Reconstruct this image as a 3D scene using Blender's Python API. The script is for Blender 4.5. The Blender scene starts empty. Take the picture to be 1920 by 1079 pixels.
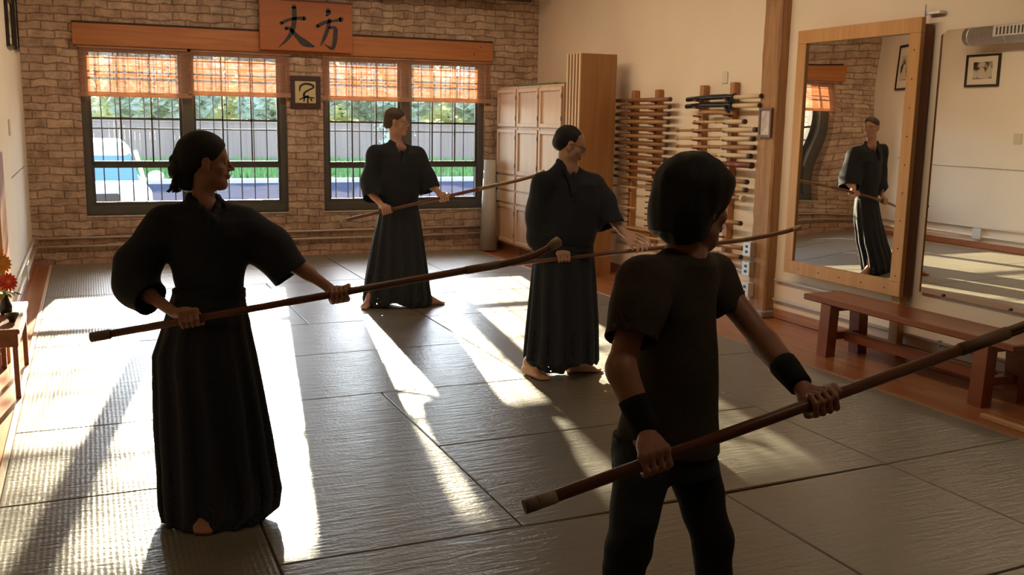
import bpy, bmesh, math, random
import numpy as np
from mathutils import Vector, Matrix
random.seed(7)
SC = bpy.context.scene
C = SC.collection

# ------------------------------------------------------------------ camera
FPX, YAW, PIT, ROL, CAMH = 1835.99, 0.40720, 0.16799, 0.016457, 1.65
fw = np.array([math.sin(YAW)*math.cos(PIT), math.cos(YAW)*math.cos(PIT), -math.sin(PIT)])
r0 = np.array([math.cos(YAW), -math.sin(YAW), 0.0]); u0 = np.cross(r0, fw)
rt = math.cos(ROL)*r0 + math.sin(ROL)*u0
up = -math.sin(ROL)*r0 + math.cos(ROL)*u0
CM = np.array([rt, up, fw]); CAMP = np.array([0, 0, CAMH])
cam = bpy.data.cameras.new('camera'); camo = bpy.data.objects.new('camera', cam); C.objects.link(camo)
cam.sensor_width = 36; cam.lens = 36*FPX/1920; cam.clip_start = .05; cam.clip_end = 400
camo.matrix_world = Matrix([[rt[0], up[0], -fw[0], 0], [rt[1], up[1], -fw[1], 0], [rt[2], up[2], -fw[2], CAMH], [0, 0, 0, 1]])
SC.camera = camo

# ------------------------------------------------------------------ light
SUN_AZ, SUN_EL = math.radians(9.2), math.radians(15.3)
sd = Vector((math.sin(SUN_AZ)*math.cos(SUN_EL), math.cos(SUN_AZ)*math.cos(SUN_EL), math.sin(SUN_EL)))
sl = bpy.data.lights.new('sun', 'SUN'); sl.energy = 56; sl.angle = math.radians(.6); sl.color = (1, .84, .60)
so = bpy.data.objects.new('sun', sl); C.objects.link(so); so.rotation_euler = sd.to_track_quat('Z', 'Y').to_euler()
so.location = (4, 20, 8)
W = bpy.data.worlds.new('world'); SC.world = W; W.use_nodes = True
nt = W.node_tree; bg = nt.nodes['Background']
sky = nt.nodes.new('ShaderNodeTexSky'); sky.sky_type = 'NISHITA'; sky.sun_disc = False
sky.sun_elevation = math.radians(33); sky.sun_rotation = SUN_AZ; sky.air_density = 1.0; sky.dust_density = 0.6; sky.ozone_density = 1.0
nt.links.new(sky.outputs[0], bg.inputs[0]); bg.inputs[1].default_value = 1.75
SC.view_settings.view_transform = 'Standard'; SC.view_settings.look = 'None'; SC.view_settings.gamma = 1
SC.view_settings.use_curve_mapping = False; SC.view_settings.exposure = 0.08
SC.cycles.use_denoising = True
SC.cycles.max_bounces = 8; SC.cycles.diffuse_bounces = 5; SC.cycles.transparent_max_bounces = 24
SC.cycles.caustics_reflective = False; SC.cycles.caustics_refractive = False; SC.cycles.sample_clamp_indirect = 6

def portal(name, loc, sx, sy, rot):
    l = bpy.data.lights.new(name, 'AREA'); l.shape = 'RECTANGLE'; l.size = sx; l.size_y = sy; l.cycles.is_portal = True
    o = bpy.data.objects.new(name, l); C.objects.link(o); o.location = loc; o.rotation_euler = rot
portal('window_portal', (1.08, 12.25, 1.48), 2.3, 1.95, (-math.pi/2, 0, 0))
portal('window_portal', (3.68, 12.25, 1.48), 2.2, 1.95, (-math.pi/2, 0, 0))

# added fill lights under the ceiling, no such fixtures seen
def fill_light(loc, sx, sy, e, col=(1, .80, .58)):
    l = bpy.data.lights.new('fill_light', 'AREA'); l.shape = 'RECTANGLE'; l.size = sx; l.size_y = sy; l.energy = e; l.color = col
    o = bpy.data.objects.new('fill_light', l); C.objects.link(o); o.location = loc
FILLS = [((2.4, 1.2, 3.33), 1.2, .3, 5), ((2.4, 4.6, 3.33), 1.2, .3, 8), ((2.4, 8.4, 3.33), 1.2, .3, 8)]
for h in FILLS: fill_light(*h)
# added unseen fill lights, aimed to brighten the walls
def washer(loc, aim, sx, e, spread=110, col=(1, .77, .54)):
    l = bpy.data.lights.new('fill_wash', 'AREA'); l.shape = 'RECTANGLE'; l.size = sx; l.size_y = .12; l.energy = e; l.color = col; l.spread = math.radians(spread)
    o = bpy.data.objects.new('fill_wash', l); C.objects.link(o); o.location = loc; o.rotation_euler = (Vector(aim)-Vector(loc)).to_track_quat('-Z', 'Y').to_euler()
WASH = [((2.7, 9.0, 3.3), (5.47, 9.2, 1.6), 2.6, 12), ((2.7, 6.0, 3.3), (5.47, 6.2, 1.6), 2.6, 14), ((2.7, 3.4, 3.3), (5.47, 3.6, 1.5), 2.2, 2.5),
        ((1.2, 9.9, 3.3), (1.0, 11.95, 1.4), 2.4, 7), ((3.6, 9.9, 3.3), (3.7, 11.95, 1.4), 2.4, 7), ((1.6, 9.0, 3.3), (-.62, 9.2, 1.6), 2.6, 12)]
for w_ in WASH: washer(*w_)

# ------------------------------------------------------------------ pixel + real depth -> world point
def D(x, y, d):
    return np.array([(x-960)*d/FPX, -(y-539.5)*d/FPX, d]) @ CM + CAMP
def ray(x, y):
    return np.array([(x-960)/FPX, -(y-539.5)/FPX, 1.0]) @ CM
def atY(x, y, Y): d = ray(x, y); return CAMP + d*(Y/d[1])
def atX(x, y, X): d = ray(x, y); return CAMP + d*(X/d[0])
def atZ(x, y, Z): d = ray(x, y); return CAMP + d*((Z-CAMH)/d[2])

# ------------------------------------------------------------------ materials
MATS = {}
def nodes(m): return m.node_tree.nodes, m.node_tree.links
def base(name, col, rough=.6, metal=0, **kw):
    if name in MATS: return MATS[name]
    m = bpy.data.materials.new(name); m.use_nodes = True; b = m.node_tree.nodes['Principled BSDF']
    b.inputs['Base Color'].default_value = (*col, 1); b.inputs['Roughness'].default_value = rough; b.inputs['Metallic'].default_value = metal
    for k, v in kw.items(): b.inputs[k].default_value = v
    MATS[name] = m; return m
def tint(name, c1, c2, scale=8, rough=.6, bump=0, stretch=(1, 1, 1), detail=4, metal=0, bscale=None, distort=0, **kw):
    """noise between two colours + bump"""
    if name in MATS: return MATS[name]
    m = base(name, c1, rough, metal, **kw); n, l = nodes(m); b = n['Principled BSDF']
    tc = n.new('ShaderNodeTexCoord'); mp = n.new('ShaderNodeMapping'); mp.inputs['Scale'].default_value = stretch
    l.new(tc.outputs['Object'], mp.inputs[0])
    nz = n.new('ShaderNodeTexNoise'); nz.inputs['Scale'].default_value = scale; nz.inputs['Detail'].default_value = detail; nz.inputs['Distortion'].default_value = distort
    l.new(mp.outputs[0], nz.inputs[0])
    cr = n.new('ShaderNodeValToRGB'); cr.color_ramp.elements[0].position = .3; cr.color_ramp.elements[1].position = .7
    cr.color_ramp.elements[0].color = (*c1, 1); cr.color_ramp.elements[1].color = (*c2, 1)
    l.new(nz.outputs[0], cr.inputs[0]); l.new(cr.outputs[0], b.inputs['Base Color'])
    if bump:
        bz = n.new('ShaderNodeTexNoise'); bz.inputs['Scale'].default_value = bscale or scale*3; bz.inputs['Detail'].default_value = 3
        l.new(mp.outputs[0], bz.inputs[0])
        bp = n.new('ShaderNodeBump'); bp.inputs['Strength'].default_value = bump; bp.inputs['Distance'].default_value = .01
        l.new(bz.outputs[0], bp.inputs['Height']); l.new(bp.outputs[0], b.inputs['Normal'])
    return m
def wood(name, c1, c2, axis='x', rough=.45, scale=6, knots=False, bump=.1, **kw):
    st = {'x': (.12, 1.6, 1.6), 'y': (1.6, .12, 1.6), 'z': (1.6, 1.6, .12)}[axis]
    m = tint(name, c1, c2, scale=scale*2, rough=rough, bump=bump, stretch=st, detail=6, distort=1.2, **kw)
    if knots and 'knot' not in m:
        m['knot'] = 1; n, l = nodes(m); b = n['Principled BSDF']; src = b.inputs['Base Color'].links[0].from_socket
        tc = n.new('ShaderNodeTexCoord'); mp = n.new('ShaderNodeMapping'); mp.inputs['Scale'].default_value = (1, 1, 1.3) if axis == 'x' else (1.3, 1.3, .8)
        l.new(tc.outputs['Object'], mp.inputs[0])
        vo = n.new('ShaderNodeTexVoronoi'); vo.inputs['Scale'].default_value = 5; l.new(mp.outputs[0], vo.inputs[0])
        cr = n.new('ShaderNodeValToRGB'); cr.color_ramp.elements[0].position = .03; cr.color_ramp.elements[1].position = .085
        cr.color_ramp.elements[0].color = (.22, .18, .15, 1); cr.color_ramp.elements[1].color = (1, 1, 1, 1)
        l.new(vo.outputs['Distance'], cr.inputs[0])
        mx = n.new('ShaderNodeMix'); mx.data_type = 'RGBA'; mx.blend_type = 'MULTIPLY'; mx.inputs[0].default_value = 1
        l.new(src, mx.inputs[6]); l.new(cr.outputs[0], mx.inputs[7]); l.new(mx.outputs[2], b.inputs['Base Color'])
    return m

# ------------------------------------------------------------------ object helpers
def newobj(name, me, m=None, parent=None, loc=None):
    o = bpy.data.objects.new(name, me); C.objects.link(o)
    if m is not None and me is not None:
        for k in (m if isinstance(m, (list, tuple)) else [m]): me.materials.append(k)
    if parent is not None: o.parent = parent
    if loc is not None: o.location = loc
    return o
def tag(o, label, cat, group=None):
    o['label'] = label; o['category'] = cat
    if group: o['group'] = group
    return o
def empty(name, loc, label, cat, group=None, rz=0):
    o = bpy.data.objects.new(name, None); C.objects.link(o); o.location = loc; o.rotation_euler = (0, 0, rz); o.empty_display_size = .1
    return tag(o, label, cat, group)
def struct(o): o['kind'] = 'structure'; return o

class MB:
    """collects shapes in local coordinates; build() links ONE mesh object"""
    def __init__(s, org=(0, 0, 0)): s.v = []; s.f = []; s.mi = []; s.o = np.array(org, float); s.cur = 0; s.sm = []; s.smooth = False
    def add(s, vs, fs):
        n = len(s.v); s.v += [tuple(np.array(v, float)-s.o) for v in vs]; s.f += [tuple(i+n for i in f) for f in fs]
        s.mi += [s.cur]*len(fs); s.sm += [s.smooth]*len(fs); return s
    def box(s, x0, x1, y0, y1, z0, z1, b=0):
        x0, x1 = sorted((x0, x1)); y0, y1 = sorted((y0, y1)); z0, z1 = sorted((z0, z1))
        b = min(b, (x1-x0)*.45, (y1-y0)*.45, (z1-z0)*.45)
        if b <= 0:
            vs = [(x, y, z) for z in (z0, z1) for x, y in ((x0, y0), (x1, y0), (x1, y1), (x0, y1))]
            return s.add(vs, [(3, 2, 1, 0), (4, 5, 6, 7), (0, 1, 5, 4), (1, 2, 6, 5), (2, 3, 7, 6), (3, 0, 4, 7)])
        bm = bmesh.new(); bmesh.ops.create_cube(bm, size=1)
        for v in bm.verts: v.co = Vector(((x0+x1)/2+v.co.x*(x1-x0), (y0+y1)/2+v.co.y*(y1-y0), (z0+z1)/2+v.co.z*(z1-z0)))
        bmesh.ops.bevel(bm, geom=list(bm.edges)+list(bm.verts), offset=b, segments=1, affect='EDGES')
        s.bm(bm); return s
    def bm(s, bm):
        bm.verts.ensure_lookup_table(); bm.verts.index_update()
        s.add([tuple(v.co) for v in bm.verts], [tuple(v.index for v in f.verts) for f in bm.faces]); bm.free()
    def tube(s, pts, rad, seg=10, cap=True, flat=1.0, nrm=None):
        """tube along points; rad number or list; flat squashes along nrm"""
        pts = [np.array(p, float) for p in pts]; n = len(pts)
        if not hasattr(rad, '__len__'): rad = [rad]*n
        t = [pts[min(i+1, n-1)]-pts[max(i-1, 0)] for i in range(n)]; t = [q/np.linalg.norm(q) for q in t]
        ref = np.array(nrm, float) if nrm is not None else (np.array([0, 0, 1.]) if abs(t[0][2]) < .9 else np.array([1., 0, 0]))
        vs = []
        for i in range(n):
            a = ref - ref.dot(t[i])*t[i]; a /= np.linalg.norm(a); b = np.cross(t[i], a)
            if nrm is None: ref = a
            for k in range(seg):
                w = 2*math.pi*k/seg; vs.append(pts[i]+rad[i]*(math.cos(w)*a*flat+math.sin(w)*b))
        fs = [(i*seg+k, i*seg+(k+1) % seg, (i+1)*seg+(k+1) % seg, (i+1)*seg+k) for i in range(n-1) for k in range(seg)]
        sm = s.smooth; s.smooth = True
        if cap: fs2 = [tuple(range(seg))[::-1], tuple((n-1)*seg+k for k in range(seg))]
        s.add(vs, fs)
        if cap:
            s.smooth = False; m = len(s.v)-len(vs); s.f += [tuple(i+m for i in f) for f in fs2]; s.mi += [s.cur]*2; s.sm += [False]*2
        s.smooth = sm; return s
    def lathe(s, prof, c=(0, 0, 0), seg=16):
        vs = []; c = np.array(c, float)
        for r, z in prof:
            for k in range(seg): w = 2*math.pi*k/seg; vs.append(c+[r*math.cos(w), r*math.sin(w), z])
        n = len(prof); sm = s.smooth; s.smooth = True
        s.add(vs, [(i*seg+k, i*seg+(k+1) % seg, (i+1)*seg+(k+1) % seg, (i+1)*seg+k) for i in range(n-1) for k in range(seg)])
        s.smooth = sm; return s
    def ball(s, c, r, sc=(1, 1, 1), seg=12):
        prof = [(max(1e-4, math.sin(math.pi*i/seg)), -math.cos(math.pi*i/seg)) for i in range(seg+1)]
        vs = []; c = np.array(c, float)
        for a, z in prof:
            for k in range(seg): w = 2*math.pi*k/seg; vs.append(c+r*np.array([a*math.cos(w)*sc[0], a*math.sin(w)*sc[1], z*sc[2]]))
        sm = s.smooth; s.smooth = True
        s.add(vs, [(i*seg+k, i*seg+(k+1) % seg, (i+1)*seg+(k+1) % seg, (i+1)*seg+k) for i in range(seg) for k in range(seg)])
        s.smooth = sm; return s
    def build(s, name, m, parent=None, loc=None):
        me = bpy.data.meshes.new(name); me.from_pydata(s.v, [], s.f)
        me.polygons.foreach_set('material_index', s.mi); me.polygons.foreach_set('use_smooth', s.sm); me.validate(); me.update()
        if loc is None and parent is None: loc = tuple(s.o)
        return newobj(name, me, m, parent, loc)
def B(): return MB()

# ------------------------------------------------------------------ signed-distance sculpting (surface nets)
def _n(v): v = np.array(v, float); return v/np.linalg.norm(v)
def smin(a, b, k):
    if k <= 0: return np.minimum(a, b)
    h = np.maximum(k-np.abs(a-b), 0)/k
    return np.minimum(a, b)-h*h*k*.25
class SDF:
    def __init__(s, lo, hi, h):
        s.h = h; s.lo = np.array(lo, float); s.n = np.ceil((np.array(hi)-s.lo)/h).astype(int)+1
        s.f = np.full(s.n, .2, np.float32)
        s.ax = [s.lo[i]+h*np.arange(s.n[i]) for i in range(3)]
    def sub(s, lo, hi, pad):
        a = np.clip(np.floor((np.array(lo)-pad-s.lo)/s.h).astype(int), 0, s.n); b = np.clip(np.ceil((np.array(hi)+pad-s.lo)/s.h).astype(int)+1, 0, s.n)
        sl = tuple(slice(a[i], b[i]) for i in range(3))
        P = [s.ax[i][sl[i]].astype(np.float32).reshape([-1 if j == i else 1 for j in range(3)]) for i in range(3)]
        return sl, P
    def op(s, sl, d, k, mode):
        if d.size == 0: return
        if mode == 'u': s.f[sl] = smin(s.f[sl], d, k)
        elif mode == 's': s.f[sl] = -smin(-s.f[sl], d, k)
        elif mode == 'i': s.f[sl] = -smin(-s.f[sl], -d, k)
    def cap(s, a, b, r1, r2=None, k=.02, mode='u', n=None, sq=1.0, cut=False):
        """tapered capsule; n,sq squash it along n; cut = flat end at b"""
        r2 = r1 if r2 is None else r2; a = np.array(a, float); b = np.array(b, float); ba = b-a; L = np.linalg.norm(ba)+1e-9; dr = ba/L
        R = max(r1, r2)/min(1, sq); sl, P = s.sub(np.minimum(a, b), np.maximum(a, b), R+k+.015)
        be = b+dr*(r2*2 if cut else 0); bb = be-a; LL = bb.dot(bb)+1e-12
        X, Y, Z = P[0]-a[0], P[1]-a[1], P[2]-a[2]
        t = np.clip((X*bb[0]+Y*bb[1]+Z*bb[2])/LL, 0, 1)
        dx, dy, dz = X-t*bb[0], Y-t*bb[1], Z-t*bb[2]
        if n is not None:
            n = _n(n); q = dx*n[0]+dy*n[1]+dz*n[2]; g = 1/sq-1; dx = dx+g*q*n[0]; dy = dy+g*q*n[1]; dz = dz+g*q*n[2]
        tt = np.minimum(t*math.sqrt(LL)/L, 1)
        d = np.sqrt(dx*dx+dy*dy+dz*dz)-(r1+(r2-r1)*tt)
        if sq < 1: d = d*(sq*.5+.5)
        if cut: d = np.maximum(d, (P[0]-b[0])*dr[0]+(P[1]-b[1])*dr[1]+(P[2]-b[2])*dr[2])
        s.op(sl, d, k, mode); return s
    def chain(s, pts, rs, k=.01, mode='u', **kw):
        if not hasattr(rs, '__len__'): rs = [rs]*len(pts)
        for i in range(len(pts)-1): s.cap(pts[i], pts[i+1], rs[i], rs[i+1], k, mode, **kw)
        return s
    def ell(s, c, r, R=None, k=.02, mode='u'):
        """ellipsoid, R rows = axes"""
        c = np.array(c, float); r = np.array(r, float); m = r.max(); sl, P = s.sub(c-m, c+m, k+.015)
        X, Y, Z = P[0]-c[0], P[1]-c[1], P[2]-c[2]
        if R is None: R = np.eye(3)
        q = [X*R[i][0]+Y*R[i][1]+Z*R[i][2] for i in range(3)]
        k0 = np.sqrt((q[0]/r[0])**2+(q[1]/r[1])**2+(q[2]/r[2])**2); k1 = np.sqrt((q[0]/r[0]**2)**2+(q[1]/r[1]**2)**2+(q[2]/r[2]**2)**2)+1e-9
        s.op(sl, k0*(k0-1)/k1, k, mode); return s
    def stack(s, secs, k=.03, mode='u', pleat=None, shell=None):
        """secs: (z, cx, cy, half width, half depth, axis angle) from top to bottom; smooth interpolation along z"""
        secs = sorted(secs, key=lambda q: q[0]); A = np.array(secs); m = A[:, 3:5].max()
        lo = [A[:, 1].min()-m, A[:, 2].min()-m, A[0, 0]]; hi = [A[:, 1].max()+m, A[:, 2].max()+m, A[-1, 0]]
        sl, P = s.sub(lo, hi, k+.05); z = P[2].ravel()
        I = [np.interp(z, A[:, 0], A[:, j]).reshape(1, 1, -1).astype(np.float32) for j in range(1, 6)]
        X = P[0]-I[0]; Y = P[1]-I[1]; c, sn = np.cos(I[4]), np.sin(I[4]); u = X*c+Y*sn; v = -X*sn+Y*c
        rr = np.sqrt((u/I[2])**2+(v/I[3])**2)
        sc = 1.0
        if pleat is not None: sc = 1+pleat(np.arctan2(v/I[3], u/I[2]), P[2], A[0, 0], A[-1, 0])
        d = (rr-sc)*np.minimum(I[2], I[3])*.92
        d = np.maximum(d, np.maximum(P[2]-A[-1, 0], A[0, 0]-P[2]))
        if shell is not None:
            th, zt = shell; inner = d+th; inner = np.maximum(inner, P[2]-zt); inner = np.minimum(inner, 10)
            # the inside of the hem is open: remove everything inside below zt (also at the cut)
            din = (rr-sc)*np.minimum(I[2], I[3])*.92+th; din = np.maximum(din, P[2]-zt)
            d = np.maximum(d, -din)
        s.op(sl, d.astype(np.float32), k, mode); return s
    def ripple(s, amp, specs):
        """cloth folds: add travelling sines; specs (kx,ky,kz,phase,warp)"""
        X, Y, Z = [s.ax[i].astype(np.float32).reshape([-1 if j == i else 1 for j in range(3)]) for i in range(3)]
        near = np.abs(s.f) < .05
        g = np.zeros_like(s.f)
        for kx, ky, kz, ph, w in specs:
            g += np.sin(kx*X+ky*Y+kz*Z+ph+w*np.sin(11*X+7*Z+ph)+w*np.sin(9*Y-8*Z))
        s.f = np.where(near, s.f+amp*g/len(specs), s.f); return s
    def mesh(s, name, m, parent=None, org=(0, 0, 0), smooth_it=1):
        f = s.f; sg = f < 0
        cnt = np.zeros(np.array(f.shape)-1, np.int8)
        offs = [(i, j, k) for i in (0, 1) for j in (0, 1) for k in (0, 1)]
        nx, ny, nz = f.shape
        for i, j, k in offs: cnt += sg[i:nx-1+i, j:ny-1+j, k:nz-1+k]
        act = (cnt > 0) & (cnt < 8); idx = np.argwhere(act)
        vid = np.full(act.shape, -1, np.int32); vid[act] = np.arange(len(idx))
        acc = np.zeros((len(idx), 3)); num = np.zeros(len(idx))
        val = {o: f[idx[:, 0]+o[0], idx[:, 1]+o[1], idx[:, 2]+o[2]] for o in offs}
        for o in offs:
            for a in range(3):
                if o[a] == 0:
                    p = list(o); p[a] = 1; p = tuple(p); A, Bv = val[o], val[p]; c = (A < 0) != (Bv < 0)
                    t = np.where(c, A/(A-Bv+1e-12), 0); q = np.array(o, float)[None, :].repeat(len(idx), 0); q[:, a] += t
                    acc[c] += q[c]; num[c] += 1
        V = s.lo+(idx+acc/num[:, None])*s.h
        Fs = []
        for a in range(3):
            sA = [slice(None)]*3; sB = [slice(None)]*3; sA[a] = slice(0, -1); sB[a] = slice(1, None)
            ch = sg[tuple(sA)] != sg[tuple(sB)]; e = np.argwhere(ch); b, c = (a+1) % 3, (a+2) % 3
            ok = (e[:, b] > 0) & (e[:, c] > 0) & (e[:, b] < f.shape[b]-1) & (e[:, c] < f.shape[c]-1); e = e[ok]
            def g(db, dc): q = e.copy(); q[:, b] += db; q[:, c] += dc; return vid[q[:, 0], q[:, 1], q[:, 2]]
            quad = np.stack([g(-1, -1), g(0, -1), g(0, 0), g(-1, 0)], 1)
            ins = sg[e[:, 0], e[:, 1], e[:, 2]]
            quad[~ins] = quad[~ins][:, ::-1]; Fs.append(quad)
        Fq = np.concatenate(Fs).astype(np.int32)
        Fq = Fq[(Fq >= 0).all(1)]
        for _ in range(smooth_it):      # light Laplacian to lose the grid
            S = np.zeros_like(V); N = np.zeros(len(V))
            for i in range(4):
                np.add.at(S, Fq[:, i], V[Fq[:, (i+1) % 4]]); np.add.at(N, Fq[:, i], 1)
            V = V*.5+.5*S/np.maximum(N, 1)[:, None]
        # keep the largest shell only
        par = np.arange(len(V))
        for _ in range(200):
            mn = par[Fq].min(1); new = par.copy()
            for i in range(4): np.minimum.at(new, Fq[:, i], mn)
            new = new[new]
            if (new == par).all(): break
            par = new
        ids, c = np.unique(par, return_counts=True)
        keep = np.isin(par, ids[c > max(60, c.max()*.02)])
        mp = -np.ones(len(V), np.int64); mp[keep] = np.arange(keep.sum()); V = V[keep]; Fq = mp[Fq[keep[Fq[:, 0]]]]
        me = bpy.data.meshes.new(name); me.vertices.add(len(V)); me.vertices.foreach_set('co', (V-np.array(org)).astype(np.float32).ravel())
        me.loops.add(Fq.size); me.loops.foreach_set('vertex_index', Fq.astype(np.int32).ravel())
        me.polygons.add(len(Fq)); me.polygons.foreach_set('loop_start', np.arange(0, Fq.size, 4, dtype=np.int32)); me.polygons.foreach_set('loop_total', np.full(len(Fq), 4, np.int32))
        me.update(calc_edges=True); me.polygons.foreach_set('use_smooth', [True]*len(Fq)); me.update()
        return newobj(name, me, m, parent, None if parent is not None else tuple(org))

# ================================================================== THE ROOM
XL, XR, YB, YF, ZC = -.62, 5.47, 11.95, -3.2, 3.36
plaster = tint('plaster', (.82, .69, .53), (.86, .73, .57), scale=2, rough=.85, bump=.05, bscale=60)
plasterL = tint('plaster_left', (.84, .75, .62), (.88, .79, .66), scale=2, rough=.85, bump=.05, bscale=60)
def brick_mat():
    m = base('brick', (.4, .3, .2), .85); n, l = nodes(m); b = n['Principled BSDF']
    tc = n.new('ShaderNodeTexCoord'); sp = n.new('ShaderNodeSeparateXYZ'); l.new(tc.outputs['Object'], sp.inputs[0])
    nz = n.new('ShaderNodeTexNoise'); nz.inputs['Scale'].default_value = 5.5; nz.inputs['Detail'].default_value = 6; l.new(tc.outputs['Object'], nz.inputs[0])
    ad = n.new('ShaderNodeMath'); ad.operation = 'MULTIPLY_ADD'; ad.inputs[1].default_value = .085; l.new(nz.outputs[0], ad.inputs[0]); l.new(sp.outputs['Z'], ad.inputs[2])
    cb = n.new('ShaderNodeCombineXYZ'); l.new(sp.outputs['X'], cb.inputs[0]); l.new(ad.outputs[0], cb.inputs[1])
    br = n.new('ShaderNodeTexBrick'); br.inputs['Scale'].default_value = 1; br.inputs['Brick Width'].default_value = .27; br.inputs['Row Height'].default_value = .086
    br.inputs['Mortar Size'].default_value = .0075; br.inputs['Mortar Smooth'].default_value = .5; br.inputs['Bias'].default_value = -.1
    br.inputs['Color1'].default_value = (.48, .325, .245, 1); br.inputs['Color2'].default_value = (.63, .475, .36, 1); br.inputs['Mortar'].default_value = (.33, .225, .16, 1)
    l.new(cb.outputs[0], br.inputs[0])
    n2 = n.new('ShaderNodeTexNoise'); n2.inputs['Scale'].default_value = 9; n2.inputs['Detail'].default_value = 8; n2.inputs['Roughness'].default_value = .7; l.new(tc.outputs['Object'], n2.inputs[0])
    cr = n.new('ShaderNodeValToRGB'); cr.color_ramp.elements[0].position = .32; cr.color_ramp.elements[1].position = .72
    cr.color_ramp.elements[0].color = (.55, .50, .46, 1); cr.color_ramp.elements[1].color = (1.35, 1.32, 1.25, 1); l.new(n2.outputs[0], cr.inputs[0])
    mx = n.new('ShaderNodeMix'); mx.data_type = 'RGBA'; mx.blend_type = 'MULTIPLY'; mx.inputs[0].default_value = 1
    l.new(br.outputs['Color'], mx.inputs[6]); l.new(cr.outputs[0], mx.inputs[7])
    # old whitewash in blotches
    n3 = n.new('ShaderNodeTexNoise'); n3.inputs['Scale'].default_value = 2.2; n3.inputs['Detail'].default_value = 9; n3.inputs['Roughness'].default_value = .75; l.new(tc.outputs['Object'], n3.inputs[0])
    c3 = n.new('ShaderNodeValToRGB'); c3.color_ramp.elements[0].position = .50; c3.color_ramp.elements[1].position = .74
    c3.color_ramp.elements[0].color = (0, 0, 0, 1); c3.color_ramp.elements[1].color = (.6, .6, .6, 1); l.new(n3.outputs[0], c3.inputs[0])
    m2 = n.new('ShaderNodeMix'); m2.data_type = 'RGBA'; l.new(c3.outputs[0], m2.inputs[0]); l.new(mx.outputs[2], m2.inputs[6]); m2.inputs[7].default_value = (.60, .45, .33, 1)
    l.new(m2.outputs[2], b.inputs['Base Color'])
    iv = n.new('ShaderNodeMath'); iv.operation = 'SUBTRACT'; l.new(n2.outputs[0], iv.inputs[0]); l.new(br.outputs['Fac'], iv.inputs[1])
    bp = n.new('ShaderNodeBump'); bp.inputs['Strength'].default_value = 1; bp.inputs['Distance'].default_value = .022; l.new(iv.outputs[0], bp.inputs['Height']); l.new(bp.outputs[0], b.inputs['Normal'])
    return m
brick = brick_mat()
# windows: x0,x1,z0,z1
WIN = [(-.05, 2.20, .53, 2.44), (2.63, 4.74, .53, 2.44)]
WT = .32
mb = B()
xs = [XL-.2, WIN[0][0], WIN[0][1], WIN[1][0], WIN[1][1], XR+.2]
for i in (0, 2, 4): mb.box(xs[i], xs[i+1], YB, YB+WT, -.2, ZC+.1)
for w in WIN: mb.box(w[0], w[1], YB, YB+WT, -.2, w[2]); mb.box(w[0], w[1], YB, YB+WT, w[3], ZC+.1)
struct(mb.build('wall_back', brick))
struct(B().box(XL-.2, XL, YF, YB, -.2, ZC+.1).build('wall_left', plasterL))
struct(B().box(XR, XR+.2, YF, YB, -.2, ZC+.1).build('wall_right', plaster))
# the end of the hall behind the photographer
mb = B(); mb.box(XL-.2, XR+.2, YF-.2, YF, -.2, ZC+.1)
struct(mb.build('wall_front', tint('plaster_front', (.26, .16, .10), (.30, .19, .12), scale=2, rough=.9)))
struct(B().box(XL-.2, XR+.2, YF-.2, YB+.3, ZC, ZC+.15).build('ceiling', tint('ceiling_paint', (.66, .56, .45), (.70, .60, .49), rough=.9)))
# hardwood floor
def floor_mat():
    m = base('hardwood', (.42, .17, .06), .28); n, l = nodes(m); b = n['Principled BSDF']
    tc = n.new('ShaderNodeTexCoord'); mp = n.new('ShaderNodeMapping'); mp.inputs['Rotation'].default_value = (0, 0, math.pi/2); l.new(tc.outputs['Object'], mp.inputs[0])
    br = n.new('ShaderNodeTexBrick'); br.inputs['Scale'].default_value = 1; br.inputs['Brick Width'].default_value = 1.3; br.inputs['Row Height'].default_value = .062; br.inputs['Mortar Size'].default_value = .0012
    br.inputs['Color1'].default_value = (.33, .125, .045, 1); br.inputs['Color2'].default_value = (.46, .19, .07, 1); br.inputs['Mortar'].default_value = (.12, .05, .02, 1); l.new(mp.outputs[0], br.inputs[0])
    nz = n.new('ShaderNodeTexNoise'); nz.inputs['Scale'].default_value = 14; mp2 = n.new('ShaderNodeMapping'); mp2.inputs['Scale'].default_value = (1.5, .12, 1); l.new(tc.outputs['Object'], mp2.inputs[0]); l.new(mp2.outputs[0], nz.inputs[0])
    cr = n.new('ShaderNodeValToRGB'); cr.color_ramp.elements[0].color = (.75, .7, .7, 1); cr.color_ramp.elements[1].color = (1.15, 1.1, 1.1, 1); l.new(nz.outputs[0], cr.inputs[0])
    mx = n.new('ShaderNodeMix'); mx.data_type = 'RGBA'; mx.blend_type = 'MULTIPLY'; mx.inputs[0].default_value = 1; l.new(br.outputs[0], mx.inputs[6]); l.new(cr.outputs[0], mx.inputs[7]); l.new(mx.outputs[2], b.inputs['Base Color'])
    return m
MATZ = 0.0
struct(B().box(XL-.2, XR+.2, YF-.2, YB+.05, -.2, -.012).build('floor', floor_mat()))
trimw = wood('trim_wood', (.34, .14, .06), (.46, .22, .10), 'y', .4)
struct(B().box(XR-.018, XR, 7.2, 9.85, -.01, .075, .004).build('baseboard_right', trimw))
struct(B().box(XR-.018, XR, YF, 6.86, -.01, .075, .004).build('baseboard_right', trimw))
struct(B().box(XL, XL+.018, YF, YB, -.01, .08, .004).build('baseboard_left', trimw))

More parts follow.
